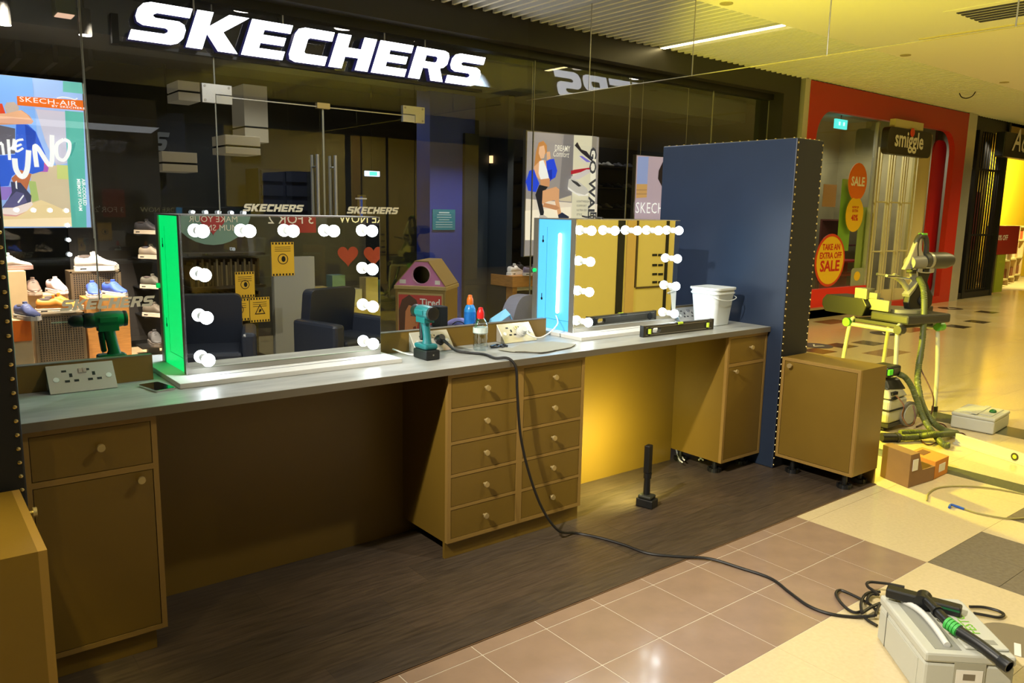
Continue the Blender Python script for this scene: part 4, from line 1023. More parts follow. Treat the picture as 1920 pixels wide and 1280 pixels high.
# studded upholstered end panels
STUD = None
def end_panel(name, label, xa, xb, y0, y1, cols, toprow):
    global STUD
    t = thing(name, label, 'panel', ((xa+xb)/2, (y0+y1)/2, 0))
    b = MB().box((xa, y0, .0075), (xb, y1, 2.045)).build('upholstered_body', [NAVY, NAVY_SHADED], t, bevel=.006)
    for p_ in b.data.polygons:
        if p_.normal.y < -.9: p_.material_index = 1  # front faces get the navy with shade in its colour
    def stud(x, y, z, n):
        global STUD
        if STUD is None:
            STUD = MB().lathe([(.0068, 0), (.0060, .0026), (.003, .0044), (.0005, .0048)], n=8).build('stud', STUDM, t, local=True, smooth=True); o = STUD
        else: o = inst(STUD, t)
        o.parent = t
        o.matrix_local = wm(t).inverted() @ Matrix.Translation((x, y, z)) @ Vector(n).to_track_quat('Z', 'Y').to_matrix().to_4x4()
    for x in cols:
        for i in range(47): stud(x, y0, .03+i*.0432, (0, -1, 0))
    if toprow is not None:
        for i in range(16): stud(toprow, y0+.03+i*.064, 2.045, (0, 0, 1))
        for i in range(5): stud(xa+.05+i*.05, y0+.012, 2.045, (0, 0, 1))
    return t
end_panel('studded_end_panel', 'tall navy studded panel closing the right counter end', 2.714, 3.004, .606, 1.64, (2.726, 2.992), 2.726)
end_panel('studded_end_panel', 'tall dark studded panel cut by the left picture edge', -1.585, -1.292, .606, 1.64, (-1.305, -1.573), None)

# upstand with tilted socket plates
def plate(t, xa, xb, used=(), z1=.998):
    ya, yb = 1.138, 1.062
    pl = MB().add([(xa, ya, z1), (xb, ya, z1), (xb, yb, ZT+.002), (xa, yb, ZT+.002), (xa, ya, ZT+.002), (xb, ya, ZT+.002)],
             [(0, 3, 2, 1), (0, 4, 3), (1, 2, 5), (0, 1, 5, 4), (3, 4, 5, 2)]).build('socket_plate', STEELP, t, bevel=.001, seg=1)
    u = Vector((1, 0, 0)); v = Vector((0, ya-yb, z1-ZT-.002)); H = v.length; v.normalize(); n = u.cross(v); n = n if n.y < 0 else -n
    def on(px_, pz_, d=0): return Vector((xa, yb, ZT+.002)) + u*px_ + v*pz_ + n*d
    def patch(mb, cx, cz, w_, h_, d0=0.0003, d1=.0008):
        P = [on(cx-w_/2, cz-h_/2, d1), on(cx+w_/2, cz-h_/2, d1), on(cx+w_/2, cz+h_/2, d1), on(cx-w_/2, cz+h_/2, d1)]
        Q = [on(cx-w_/2, cz-h_/2, -.001), on(cx+w_/2, cz-h_/2, -.001), on(cx+w_/2, cz+h_/2, -.001), on(cx-w_/2, cz+h_/2, -.001)]
        mb.add(P+Q, [(0, 1, 2, 3), (0, 4, 5, 1), (1, 5, 6, 2), (2, 6, 7, 3), (3, 7, 4, 0)])
    W = xb-xa; k = MB()
    for cx in (W*.34, W*.68):
        patch(k, cx-.02, H*.76, .016, .008); patch(k, cx, H*.60, .010, .015); patch(k, cx-.014, H*.40, .016, .009); patch(k, cx+.016, H*.40, .016, .009)
    k.build('socket_slots', BLACKM, pl)
    for cx in (W*.49, W*.555):
        sw = MB(); patch(sw, cx, H*.73, .011, .019, d1=.004); sw.build('switch', CHROME, pl)
    for cx in (W*.12, W*.9):
        MB().cyl(on(cx, H*.48, -.001), on(cx, H*.48, .0018), .010, n=16).build('screw_cap', WHITE, pl)
    return pl, on, H
UPS = []
for nm, xa, xb in (('left end of the counter', XL+.001, -.786), ('middle of the counter between the mirrors', .222, 1.250), ('right end of the counter behind the bucket', 2.262, XR-.001)):
    t = thing('socket_upstand', 'gold brown upstand with socket plate at the %s' % nm, 'upstand', ((xa+xb)/2, 1.155, ZT))
    MB().box((xa, 1.14, ZT+.001), (xb, 1.172, 1.004)).build('board', [GOLD], t)
    MB().box((xa, 1.138, 1.0035), (xb, 1.173, 1.0065)).build('edge_band', TOPE, t)
    UPS.append(t)
_, on1, H1 = plate(UPS[0], -1.152, -.930)
_, on2, H2 = plate(UPS[1], .375, .592)
_, on3, H3 = plate(UPS[1], .905, 1.122)
plate(UPS[2], 2.31, 2.53)

# ------------------------------------------------------------------ lit dressing mirrors
BULBS = {}
def dressing_mirror(label, dx, col, k, tube):
    t = thing('dressing_mirror', label, 'mirror', (-.2525+dx, 1.23, ZT))
    X0, X1, Z0, Z1 = -.681+dx, .176+dx, .926, 1.549
    bs = MB().box((-.749+dx, .913, ZT+.0005), (.205+dx, 1.57, .925)).build('base_board', WHITE, t, bevel=.001, seg=1)
    MB().box((X0+.02, 1.0, .9251), (X1+.01, 1.004, .9262)).build('base_groove', mat('groove_grey', S(110, 112, 112), .6), bs)
    for nm, y0, y1 in (('front_frame', 1.055, 1.096), ('back_frame', 1.372, 1.413)):
        MB().box((X0, y0, Z0), (X0+.02, y1, Z1)).box((X1-.02, y0, Z0), (X1, y1, Z1)).box((X0+.02, y0, Z0), (X1-.02, y1, Z0+.022)).box((X0+.02, y0, Z1-.015), (X1-.02, y1, Z1)).build(nm, ALU, t)
    MB().box((X0, 1.096, Z1-.006), (X1, 1.372, Z1)).build('top_panel', ALU, t)
    LIT = glow('lit_side_panel_%d' % int(k*100), col, k)
    for xa, xb in ((X0+.006, X0+.012), (X1-.012, X1-.006)):
        sp = MB().box((xa, 1.096, Z0), (xb, 1.372, Z1-.006)).build('lit_side_panel', LIT, t)
        if xa < X0+.05:
            s_ = MB()
            for zc in (1.42, 1.09):
                s_.cyl((xa-.0006, 1.335, zc), (xa+.001, 1.335, zc), .0085, n=12).cbox((xa, 1.335, zc+.016), (.0012, .006, .03))
            s_.build('keyhole_slot', BLACKM, sp)
            MB().cbox((xa, 1.30, 1.24), (.0008, .0018, .52)).cbox((xa, 1.20, .982), (.0008, .20, .0018)).build('seam', mat('seam_dark', [v*.25 for v in col], .6), sp)
    MB().box((X0+.002, 1.0535, Z0+.024), (X1-.002, 1.0552, Z1-.004)).build('mirror_glass', MIRROR, t)
    MB().box((X0+.002, 1.4128, Z0+.024), (X1-.002, 1.4145, Z1-.004)).build('mirror_glass', MIRROR, t)
    MB().box((X0-.004, 1.0525, Z0), (X0+.003, 1.0545, Z1)).box((X0, 1.0525, Z1-.005), (X1, 1.0545, Z1)).build('bright_trim', CHROME, t)
    MB().cyl((X0-.012, 1.392, 1.25), (X0, 1.392, 1.25), .011, n=12).build('dimmer_button', mat('button_lit', col, .4, emit=.5), t)
    pos = [(-.613+.181*i, 1.488) for i in range(5)] + [(-.613, z) for z in (1.320, 1.154, .986)] + [(.111, z) for z in (1.320, 1.154, .986)]
    for yg, s_ in ((1.053, -1), (1.415, 1)):
        for x, z in pos:
            if s_ not in BULBS:
                b = MB().sphere((0, s_*.047, 0), .0255, 20, 14).build('bulb', BULB, t, local=True, smooth=True)
                h = MB().cyl((0, 0, 0), (0, s_*.028, 0), .017, .015, n=14).build('bulb_holder', WHITE, b, local=True, smooth=30)
                BULBS[s_] = b
            else:
                b = inst(BULBS[s_], t); h = inst(BULBS[s_].children[0], b)
            if s_ > 0: x = -.2525+(x+.2525)*.90
            b.parent = t; b.location = wm(t).inverted() @ Vector((x+dx, yg, z))
    light('AREA', 'mirror_side_led', (X0-.004, 1.235, 1.20), 2.2 if not tube else 1.6, col, (X0-1, 1.235, 1.05), .22, .5)
    if tube:
        a = PX(1049, 430, X0-.004); b2 = PX(1047, 567, X0-.004)
        MB().cyl((X0-.004, 1.185, 1.03), (X0-.004, 1.180, 1.46), .010, n=12).sphere((X0-.004, 1.185, 1.03), .010, 10, 6).sphere((X0-.004, 1.180, 1.46), .010, 10, 6).build('tube_light', glow('white_tube', (.85, .95, 1), 5), t)
    return t
M1 = dressing_mirror('left bulb framed dressing mirror with green lit side', 0, (0, .76, .15), 1.0, False)
M2 = dressing_mirror('right bulb framed dressing mirror with blue lit side and tube', 2.055, (.10, .52, .98), .95, True)
# ------------------------------------------------------------------ things on the counter
def rot_box(mb, c, d, rz): return mb.cbox((0, 0, 0), d, Matrix.Translation(c) @ Matrix.Rotation(rz, 4, 'Z'))
pA, pB, pC = PZ(269, 722, ZT), PZ(285, 739, ZT), PZ(321, 733, ZT)
ang = math.atan2((pC-pB).y, (pC-pB).x); L_ = (pC-pB).length; W_ = (pA-pB).length
ph = thing('mobile_phone', 'black mobile phone lying on the counter by left mirror base', 'phone', (*((pA+pC)/2).xy, ZT), ang)
MB().prism([rrect(-.038, -.072, .038, .072, .010)], .0005, .0085, Matrix.Rotation(PI/2*0, 4, 'Z')).build('body', CHROME, ph, local=True, bevel=.002)
MB().prism([rrect(-.0355, -.0695, .0355, .0695, .008)], .0085, .0092).build('screen', mat('phone_screen', S(8, 9, 11), .06, coat=.6), ph, local=True)

def drill(name, label, loc, rz, body, dark, batt, long_bit, stub=False):
    t = thing(name, label, 'cordless drill', loc, rz)
    b = MB().lathe([(.018, -.068), (.029, -.064), (.033, -.045), (.034, 0), (.033, .03), (.028, .052)], o=(0, 0, .214), axis='X', n=22)
    b.cbox((.0, 0, .188), (.075, .052, .04))
    b.build('motor_housing', body, t, local=True, smooth=35)
    MB().lathe([(.024, -.074), (.031, -.072), (.0325, -.062), (.030, -.056)], o=(0, 0, .214), axis='X', n=22).build('rear_cap', dark, t, local=True, smooth=35)
    for sy in (-1, 1): MB().cbox((.0, sy*.0335, .216), (.07, .006, .022)).build('side_rib', body, t, local=True, bevel=.002)
    MB().lathe([(.029, .050), (.031, .060), (.030, .082), (.026, .088)], o=(0, 0, .214), axis='X', n=22).build('torque_collar', dark, t, local=True, smooth=35)
    if not stub:
        MB().lathe([(.021, .086), (.0235, .092), (.0235, .122), (.016, .136), (.008, .142)], o=(0, 0, .214), axis='X', n=18).build('chuck', BLACK, t, local=True, smooth=35)
        if long_bit: MB().cyl((.14, 0, .214), (.20, 0, .214), .003, n=8).build('drill_bit', STEEL, t, local=True)
    else: MB().lathe([(.021, .086), (.016, .10), (.008, .118)], o=(0, 0, .214), axis='X', n=18).build('hex_nose', BLACK, t, local=True, smooth=35)
    R = []
    for x, z, a, c in ((.0, .19, .030, .020), (-.004, .16, .024, .019), (-.012, .12, .022, .0175), (-.018, .085, .023, .018), (-.016, .068, .030, .022)):
        R.append([(x+a*math.cos(q*2*PI/16), c*math.sin(q*2*PI/16), z) for q in range(16)])
    MB().rings(R).build('handle', body, t, local=True, smooth=50)
    MB().cbox((.012, 0, .125), (.02, .026, .085), Matrix.Rotation(.09, 4, 'Y')).build('grip', dark, t, local=True, bevel=.006)
    MB().cbox((-.030, 0, .135), (.018, .030, .10), Matrix.Rotation(.16, 4, 'Y')).build('rear_grip', dark, t, local=True, bevel=.006)
    MB().cbox((.026, 0, .160), (.016, .018, .032)).build('trigger', dark, t, local=True, bevel=.004)
    MB().box((-.062, -.034, .046), (.046, .034, .072)).build('foot', body, t, local=True, bevel=.010)
    q = MB().box((-.072, -.037, .0008), (.046, .037, .046)).build('battery', batt, t, local=True, bevel=.006)
    MB().cyl((-.0722, .0, .024), (-.0735, .0, .024), .004, n=10).build('battery_button', ALU, q, local=True)
    return t
GRN = mat('dark_green_plastic', S(14, 72, 58), .42); TEAL = mat('teal_plastic', S(18, 98, 102), .4)
drill('cordless_drill', 'dark green cordless drill standing behind the left upstand', (-.886, 1.405, ZT+.0005), PI, GRN, BLACK, GRN, True)
drill('impact_driver', 'teal impact driver standing between mirrors with black battery', (.352, .955, ZT+.0005), math.radians(90), TEAL, BLACK, BLACK, False, True)

# bottles
def bottle(name, label, loc, prof, mt, cap, liquid=None, lab=None, h=.2):
    t = thing(name, label, 'bottle', loc)
    MB().lathe(prof, n=24).build('body', mt, t, local=True, smooth=60)
    top = prof[-1][1]
    MB().lathe([(.0165, top-.012), (.018, top-.010), (.0185, top+.006), (.018, top+.018), (.015, top+.028), (.012, top+.034), (.0115, top+.042), (.004, top+.045)], n=18).build('sports_cap', cap, t, local=True, smooth=30)
    if lab: MB().lathe([(r+.0006, z) for r, z in lab[0]], n=24, cap=(False, False)).build('label_band', lab[1], t, local=True, smooth=60)
    return t
PET = pane('clear_bottle_plastic', (.93, .96, .97), 2.6, 1.45, .09)
prof = [(.012, .003), (.031, .0), (.036, .006), (.036, .03), (.033, .045), (.0365, .06), (.0345, .075), (.036, .085), (.036, .118), (.034, .130), (.025, .150), (.0155, .162), (.0150, .168)]
bt = bottle('water_bottle', 'clear water bottle with red sports cap on the counter', (.690, .985, ZT+.0005), prof, PET, mat('red_cap', S(206, 30, 30), .35), lab=([(.0362, .088), (.0362, .115)], mat('water_label', S(196, 210, 206), .5, var=.2, vscale=40)))
MB().lathe([(.010, .005), (.030, .003), (.0345, .008), (.0345, .03), (.0315, .045), (.035, .06), (.033, .075), (.0345, .083), (.0005, .0835)], n=24).build('water', pane('water', (.86, .90, .90), 1.2, 1.33, .03), bt, local=True, smooth=60)
prof2 = [(.012, .002), (.029, .0), (.032, .006), (.032, .04), (.030, .05), (.032, .06), (.032, .14), (.026, .158), (.016, .172), (.0135, .178)]
b2 = PY(881, 600, 1.40)
bottle('energy_drink_bottle', 'blue sports drink bottle with orange cap behind the upstand', (b2.x, 1.40, ZT+.0005), prof2, mat('blue_bottle', S(36, 130, 206), .3), mat('orange_cap', S(226, 110, 24), .4), lab=([(.0322, .06), (.0322, .13)], mat('blue_label', S(22, 104, 190), .4, var=.25, vscale=30)))
# plasterer's bucket
bk = thing('white_bucket', 'square white plastic bucket with lid near the navy panel', 'bucket', (2.475, .965, ZT+.0005), .06)
R = []
for z, a in ((0, .078), (.004, .082), (.19, .098), (.198, .105), (.205, .105), (.207, .101), (.228, .102)):
    R.append([(x, y, z) for x, y in rrect(-a, -a, a, a, .028, 4)])
MB().rings(R).build('pail', mat('white_plastic', S(206, 212, 212), .42), bk, local=True, smooth=40)
MB().prism([rrect(-.110, -.110, .110, .110, .034, 5)], .222, .236).build('lid', MATS['white_plastic'], bk, local=True, bevel=.003)
MB().tube([(-.103, -.02, .205), (-.11, -.07, .185), (-.09, -.112, .17), (0, -.12, .158), (.09, -.112, .17), (.11, -.07, .185), (.103, -.02, .205)], .003, 6, 5).build('handle', MATS['white_plastic'], bk, local=True, smooth=True)
MB().box((.0965, -.05, .06), (.0985, .04, .16)).build('sticker', mat('worn_sticker', S(150, 140, 96), .6, var=.4, vscale=30), bk, local=True)
# spirit level on the counter
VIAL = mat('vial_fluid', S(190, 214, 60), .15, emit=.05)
def level(name, label, a, b, h, th, mt, z=0, cat='spirit level'):
    a = Vector(a); b = Vector(b); L_ = (b-a).length; rz = math.atan2((b-a).y, (b-a).x)
    t = thing(name, label, cat, (a.x, a.y, z), rz)
    hole = rrect(L_*.125, h*.28, L_*.235, h*.74, h*.2, 4)
    MB().prism([[(0.004, 0), (L_-.004, 0), (L_-.004, h), (.004, h)], hole], -th/2, th/2, Matrix(((1, 0, 0, 0), (0, 0, 1, 0), (0, 1, 0, 0), (0, 0, 0, 1)))).build('beam', mt, t, local=True, bevel=.0012)
    for zz in (h*.16, h*.84): MB().box((.02, -th/2-.0012, zz-.0012), (L_-.02, th/2+.0012, zz+.0012)).build('rib', ALU, t, local=True)
    for x in (0, L_-.006): MB().box((x, -th/2-.0015, -.0), (x+.006, th/2+.0015, h+.0015)).build('end_cap', BLACK, t, local=True, bevel=.001)
    for fx in (.075, .90):
        MB().cyl((L_*fx, -th/2-.003, h*.5), (L_*fx, th/2+.003, h*.5), h*.36, n=18).build('vial_housing', BLACKM, t, local=True)
        MB().cyl((L_*fx, -th/2-.004, h*.28), (L_*fx, -th/2-.004, h*.72), h*.17, n=10).build('vial', VIAL, t, local=True)
    MB().box((L_*.5-.028, -th/2-.001, h-.016), (L_*.5+.028, th/2+.001, h+.001)).build('centre_housing', BLACKM, t, local=True)
    MB().cyl((L_*.5-.018, -th/2-.001, h-.003), (L_*.5+.018, -th/2-.001, h-.003), .008, n=10).build('vial', VIAL, t, local=True)
    return t
level('spirit_level', 'black spirit level with three yellow vials on the counter', (1.690, .835), (2.300, .826), .062, .026, mat('dark_anodised', S(58, 54, 46), .4, .3), ZT+.0008)
# torn cardboard sheet
cs = thing('cardboard_sheet', 'torn thin grey cardboard sheet lying on the counter', 'cardboard', (*PZ(1000, 652, ZT).xy, ZT))
pts = [(933, 655), (948, 651), (960, 652), (980, 645), (1035, 640), (1080, 645), (1070, 651), (1048, 655), (1015, 661), (985, 658), (962, 659)]
mb = MB(); P2 = [PZ(x, y, ZT+.006) for x, y in pts]
mb.prism([[(p.x, p.y) for p in P2]], ZT+.004, ZT+.007).build('sheet', mat('grey_card', S(146, 144, 128), .8, bump=.1), cs)
MB().tube([PZ(960, 659, ZT+.004), PZ(1015, 661, ZT+.006), PZ(1048, 655, ZT+.004)], .003, 6, 4).build('torn_edge', mat('card_edge', S(70, 66, 56), .9), cs)
# pliers
pl = thing('pliers', 'small dark pliers lying before the socket plates', 'pliers', (*PZ(932, 650, ZT).xy, ZT+.004))
for dy in (-2, 2): MB().tube([PZ(920, 650+dy*.4, ZT+.007), PZ(932, 648+dy, ZT+.007), PZ(942, 648-dy, ZT+.007), PZ(951, 649-dy*.4, ZT+.007)], .005, 6, 4).build('handle', BLACK, pl)
# mask and odds behind the upstand
mk = thing('face_mask', 'pale blue paper face mask lying behind the upstand', 'mask', (1.19, 1.45, ZT))
a = PY(922, 606, 1.45); b = PY(952, 585, 1.45)
MB().add([(a.x-.05, 1.38, ZT+.001), (a.x+.02, 1.52, ZT+.001), (a.x+.05, 1.53, a.z+.01), (a.x, 1.40, a.z), (b.x-.02, 1.40, b.z-.01), (b.x+.02, 1.5, b.z+.01), (b.x+.03, 1.49, b.z-.02), (b.x, 1.41, b.z-.04)],
         [(0, 1, 2, 3), (3, 2, 5, 4), (4, 5, 6, 7)]).build('pleated_sheet', mat('mask_blue', S(120, 184, 214), .8), mk, fix=False).modifiers.new('thick', 'SOLIDIFY').thickness = .004
a = PY(818, 574, 1.45); b = PY(840, 612, 1.45)
ch = thing('battery_charger', 'black battery charger behind the upstand by the teal driver', 'charger', ((a.x+b.x)/2, 1.45, ZT))
MB().box((a.x-.04, 1.40, ZT+.001), (b.x+.06, 1.54, ZT+.05)).build('base', BLACK, ch, bevel=.008)
MB().box((a.x, 1.42, ZT+.05), (b.x-.02, 1.50, a.z)).build('battery', BLACKM, ch, bevel=.006)
cl = MB().sphere((.925, 1.52, ZT+.041), 1, 16, 8, (.08, .05, .040)).build('lilac_cloth', mat('lilac_cloth', S(140, 134, 190), .9, bump=.3, bscale=30), smooth=True, loc=(.9, 1.5, ZT), label='crumpled lilac cloth behind the upstand beside the charger', cat='cloth')
for i, (x, y) in enumerate(((856, 606),)):
    MB().tube([PY(848, 608, 1.42), PY(856, 603, 1.40), PY(866, 604, 1.40), PY(872, 609, 1.42)], .003, 6, 5).build('dark_lead', RUB, label='thin dark lead looped behind the upstand', cat='cable')
# plugs and leads
pk = thing('black_plug', 'black mains plug in the socket plate beside teal driver', 'plug', on2(.145, H2*.45))
n2 = (on2(.1, .05, .1)-on2(.1, .05, 0)).normalized()
c = on2(.150, H2*.5)
MB().cyl(c, c+n2*.012, .027, .026, n=20).cyl(c+n2*.012, c+n2*.034, .024, .016, n=20).build('plug_body', BLACK, pk, smooth=35)
c0 = c+n2*.02
e0 = c0+Vector((.012, -.02, -.012))
MB().cyl(c0, e0+Vector((.006, -.02, -.016)), .009, .007, n=12).build('strain_relief', BLACK, pk)
path = [e0+Vector((.006, -.02, -.016)), PZ(855, 657, ZT+.012), PZ(880, 661, ZT+.007), PZ(908, 664, ZT+.007), PZ(928, 671, ZT+.007), Vector((.644, .70, ZT+.009)), Vector((.668, .672, ZT-.035)), Vector((.672, .664, .76)), Vector((.690, .655, .55)), Vector((.735, .640, .36)),
        Vector((.80, .615, .18)), Vector((.875, .575, .06)), PZ(1080, 999, .013), PZ(1125, 1008, .013), PZ(1170, 1021, .013), PZ(1215, 1037, .012), PZ(1270, 1043, .012), PZ(1330, 1047, .012), PZ(1390, 1065, .007), PZ(1445, 1084, .007), PZ(1480, 1110, .007), PZ(1515, 1135, .007), PZ(1555, 1150, .007), PZ(1600, 1156, .007), PZ(1640, 1154, .02)]
cc = lambda pts: [(1560+x/10.664, 1080+y/10.664) for x, y in pts]
loops = [(cc([(870, 780), (930, 600), (1000, 540)]), .03), (cc([(620, 690), (480, 725), (330, 670), (170, 520), (80, 370), (110, 295), (200, 285), (400, 370), (620, 480), (800, 590), (900, 720)]), .012),
         (cc([(600, 740), (580, 560), (640, 400), (760, 320), (960, 310)]), .025), (cc([(720, 540), (710, 440), (790, 360), (900, 370)]), .02), (cc([(930, 370), (820, 280), (720, 210), (700, 140), (780, 115), (950, 130), (1150, 155), (1450, 215)]), .05),
         (cc([(640, 800), (720, 880), (900, 985)]), .010), (cc([(620, 720), (780, 620), (960, 540)]), .03)]
cab = thing('extension_lead', 'long black lead running from the plug across the floor to the coil', 'cable', (1.0, .3, .01))
MB().tube(path, .0068, 8, 6).build('lead', RUB, cab, smooth=True)
for pts, z in loops:
    MB().tube([PZ(x, y, z) for x, y in pts], .0062, 8, 5).build('coil', RUB, cab, smooth=True)
MB().tube([PZ(x, y, .012) for x, y in ((1818, 1137), (1845, 1138), (1872, 1145), (1882, 1152), (1872, 1157), (1848, 1153), (1825, 1149))], .0062, 8, 5).build('coil', RUB, cab, smooth=True)
wp_ = thing('white_plug', 'white mains plug in the socket plate by right mirror', 'plug', on3(.15, H3*.45))
n3 = n2; c = on3(.135, H3*.5)
MB().cyl(c, c+n3*.014, .028, .027, n=20).cyl(c+n3*.014, c+n3*.036, .025, .018, n=20).build('plug_body', WHITE, wp_, smooth=35)
MB().tube([c+n3*.02+Vector((.012, -.01, -.014)), c+Vector((.035, -.055, -.02)), Vector((1.12, 1.03, ZT+.02)), Vector((1.20, 1.04, ZT+.045)), Vector((1.30, 1.10, ZT+.075)), Vector((1.374, 1.20, ZT+.10))], .004, 8, 6).build('lead', WHITE, wp_, smooth=True)
MB().tube([PZ(713, 653, ZT+.012), PZ(735, 654, ZT+.02), PZ(755, 661, ZT+.008), PZ(772, 665, ZT+.006), PZ(792, 664, ZT+.006)], .004, 8, 6).build('white_lead', WHITE, label='white lead from the left mirror to behind the teal driver', cat='cable', smooth=True)
MB().tube([PZ(1092, 405, 1.556), PZ(1102, 407, 1.556), PZ(1112, 404, 1.565), PZ(1118, 408, 1.556), PZ(1130, 409, 1.556)], .006, 6, 5).build('loose_lead', RUB, label='loose black lead lying on top of the right mirror', cat='cable')

# ------------------------------------------------------------------ rod-shaped work torch on the platform
tp = PZ(1211, 948, .0075)
tt = thing('work_torch', 'black upright stick work torch standing on the dark platform', 'torch', (tp.x, tp.y, .0078), .25)
MB().box((-.037, -.055, .0), (.037, .045, .048)).build('battery', BLACK, tt, local=True, bevel=.006)
MB().box((-.034, -.042, .048), (.034, .036, .068)).build('foot', mat('torch_olive', S(40, 42, 34), .5), tt, local=True, bevel=.008)
MB().cyl((0, 0, .066), (0, 0, .16), .019, .017, n=16).build('handle', BLACK, tt, local=True, smooth=40)
MB().cyl((0, 0, .16), (0, 0, .19), .022, .022, n=16).cyl((.012, 0, .178), (.034, 0, .178), .010, n=12).build('pivot', BLACK, tt, local=True, smooth=40)
MB().box((-.022, -.016, .19), (.022, .016, .345)).build('lamp_head', BLACK, tt, local=True, bevel=.005)
MB().box((-.015, .0162, .20), (.015, .0172, .335)).build('led_strip', glow('torch_led', (1, .93, .80), 3), tt, local=True)
light('AREA', 'torch_light', (tp.x-.005, tp.y+.03, .275), 13, (1, .93, .30), (tp.x+.0, tp.y+1.0, .10), .03, .14)

# ------------------------------------------------------------------ grey tool case in front with the vacuum floor nozzle
def tool_case(label, center, rz, dims, mt, dark, top=True):
    lx, ly, h = dims
    t = thing('tool_case', label, 'tool case', (*center, 0), rz)
    MB().box((-lx/2, -ly/2, .004), (lx/2, ly/2, h*.80)).build('tub', mt, t, local=True, bevel=.010)
    MB().box((-lx/2-.002, -ly/2-.002, h*.80), (lx/2+.002, ly/2+.002, h)).build('lid', mt, t, local=True, bevel=.009)
    for sx in (-1, 1):
        for sy in (-1, 1): MB().cbox((sx*(lx/2-.03), sy*(ly/2-.03), .003), (.04, .04, .006)).build('foot', dark, t, local=True)
    return t
LGREY = mat('light_grey_plastic', S(186, 186, 172), .5)
tc = tool_case('light grey tool case at the bottom right under a nozzle', (1.25, -1.045), math.radians(47), (.396, .286, .18), LGREY, BLACK)
MB().box((-.15, .1425, .02), (.17, .1455, .13)).build('side_panel', LGREY, tc, local=True, bevel=.002)
MB().box((.115, .1450, .015), (.118, .147, .15)).build('side_seam', mat('seam_grey', S(90, 90, 80), .7), tc, local=True)
MB().box((-.1985, -.05, .02), (-.2005, .05, .15)).build('front_recess', mat('case_shade', S(160, 158, 140), .5), tc, local=True)
MB().box((-.202, -.042, .075), (-.2005, .042, .125)).build('picture_label', PAPER, tc, local=True)
MB().box((-.2026, -.018, .09), (-.2019, .02, .112)).build('label_picture', mat('print_grey', S(120, 110, 90), .6), tc, local=True)
MB().box((-.2022, -.045, .045), (-.2004, .045, .060)).build('latch_slot', BLACKM, tc, local=True)
MB().box((-.17, -.135, .18), (.16, .005, .190)).build('raised_plate', LGREY, tc, local=True, bevel=.006)
MB().tube([(-.16, .06, .188), (-.05, .055, .194), (.06, .06, .194), (.14, .085, .188)], .011, 10, 5).build('carry_handle', mat('handle_pale', S(206, 206, 200), .4), tc, local=True, smooth=True)
MB().box((-.175, .02, .1795), (.165, .105, .1815)).build('handle_recess', mat('case_recess', S(140, 140, 130), .5), tc, local=True)
MB().box((-.145, -.11, .190), (-.115, -.055, .1905)).build('recess_mark', mat('case_recess', S(140, 140, 130), .5), tc, local=True)
text('FESTOOL', .048, mat('green_print', S(110, 176, 40), .5), tc, wm(tc) @ Vector((-.08, -.085, .1912)), xdir=Vector((math.cos(math.radians(47)), math.sin(math.radians(47)), 0)), up=Vector((-math.sin(math.radians(47)), math.cos(math.radians(47)), 0)), bold=.01)
nz = thing('floor_nozzle', 'black vacuum floor nozzle with green ribbed collar on tool case', 'vacuum nozzle', (1.25, -1.05, .20))
h0, h1 = PZ(1662, 1110, .205), PZ(1802, 1142, .215)
d = (h1-h0).normalized(); side = Vector((-d.y, d.x, 0)); mid = (h0+h1)/2
rzn = math.atan2(d.y, d.x); Ln = (h1-h0).length
X = Matrix.Translation((mid.x, mid.y, .212)) @ Matrix.Rotation(rzn, 4, 'Z')
MB().cbox((-Ln*.255, 0, 0), (Ln*.49, .048, .036), X).cbox((Ln*.25, 0, -.003), (Ln*.52, .048, .034), X).build('nozzle_head', BLACK, nz, bevel=.006)
MB().box((.06, -.0245, -.002), (.12, -.0243, .006), X).build('green_mark', mat('green_mark', S(20, 90, 50), .5), nz)
MB().cyl(X @ Vector((-.0, -.03, .0)), X @ Vector((-.0, .03, .0)), .028, n=20).build('swivel_joint', BLACK, nz, smooth=40)
t0 = mid+Vector((0, 0, -.0)); t0.z = .224
tE = PZ(1893, 1250, .185); tM = PZ(1783, 1172, .222)
MB().tube([t0, t0.lerp(tM, .55), tM], .0165, 14, 4).build('elbow_tube', BLACK, nz, smooth=True)
k0 = t0.lerp(tM, .58); MB().cyl(t0.lerp(tM, .50), t0.lerp(tM, .57), .0215, n=18).build('collar_ring', BLACK, nz, smooth=40)
gm = MB()
for i in range(4):
    a = tM.lerp(tE, -.07+.055*i); b = tM.lerp(tE, -.07+.055*i+.042); gm.cyl(a, b, .0225, n=18)
gm.cyl(tM.lerp(tE, -.08), tM.lerp(tE, .15), .019, n=18)
gm.build('green_bellows', mat('bright_green', S(60, 170, 70), .45), nz, smooth=40)
MB().tube([tM.lerp(tE, .13), tM.lerp(tE, .5)+Vector((0, 0, .004)), tM.lerp(tE, .88)], .019, 16, 5).build('straight_tube', BLACK, nz, smooth=True)
a, b = tM.lerp(tE, .84), tM.lerp(tE, 1.0); dd_ = (b-a).normalized()
R = []
for q, r in ((a, .0205), (a+dd_*.004, .0225), (b, .0225), (b, .018), (a, .018)):
    u = dd_.orthogonal().normalized(); v = dd_.cross(u); R.append([q+(u*math.cos(s_*2*PI/18)+v*math.sin(s_*2*PI/18))*r for s_ in range(18)])
MB().rings(R, cap=(False, True)).build('end_socket', BLACK, nz, smooth=40)
p = PZ(1905, 1200, 0); MB().cyl((p.x, p.y, .0003), (p.x, p.y, .0016), .13, n=32).build('floor_sticker', mat('sticker_grey', S(120, 108, 84), .6), loc=(p.x, p.y, .001), label='large round grey floor sticker beside the tool case', cat='floor sticker')
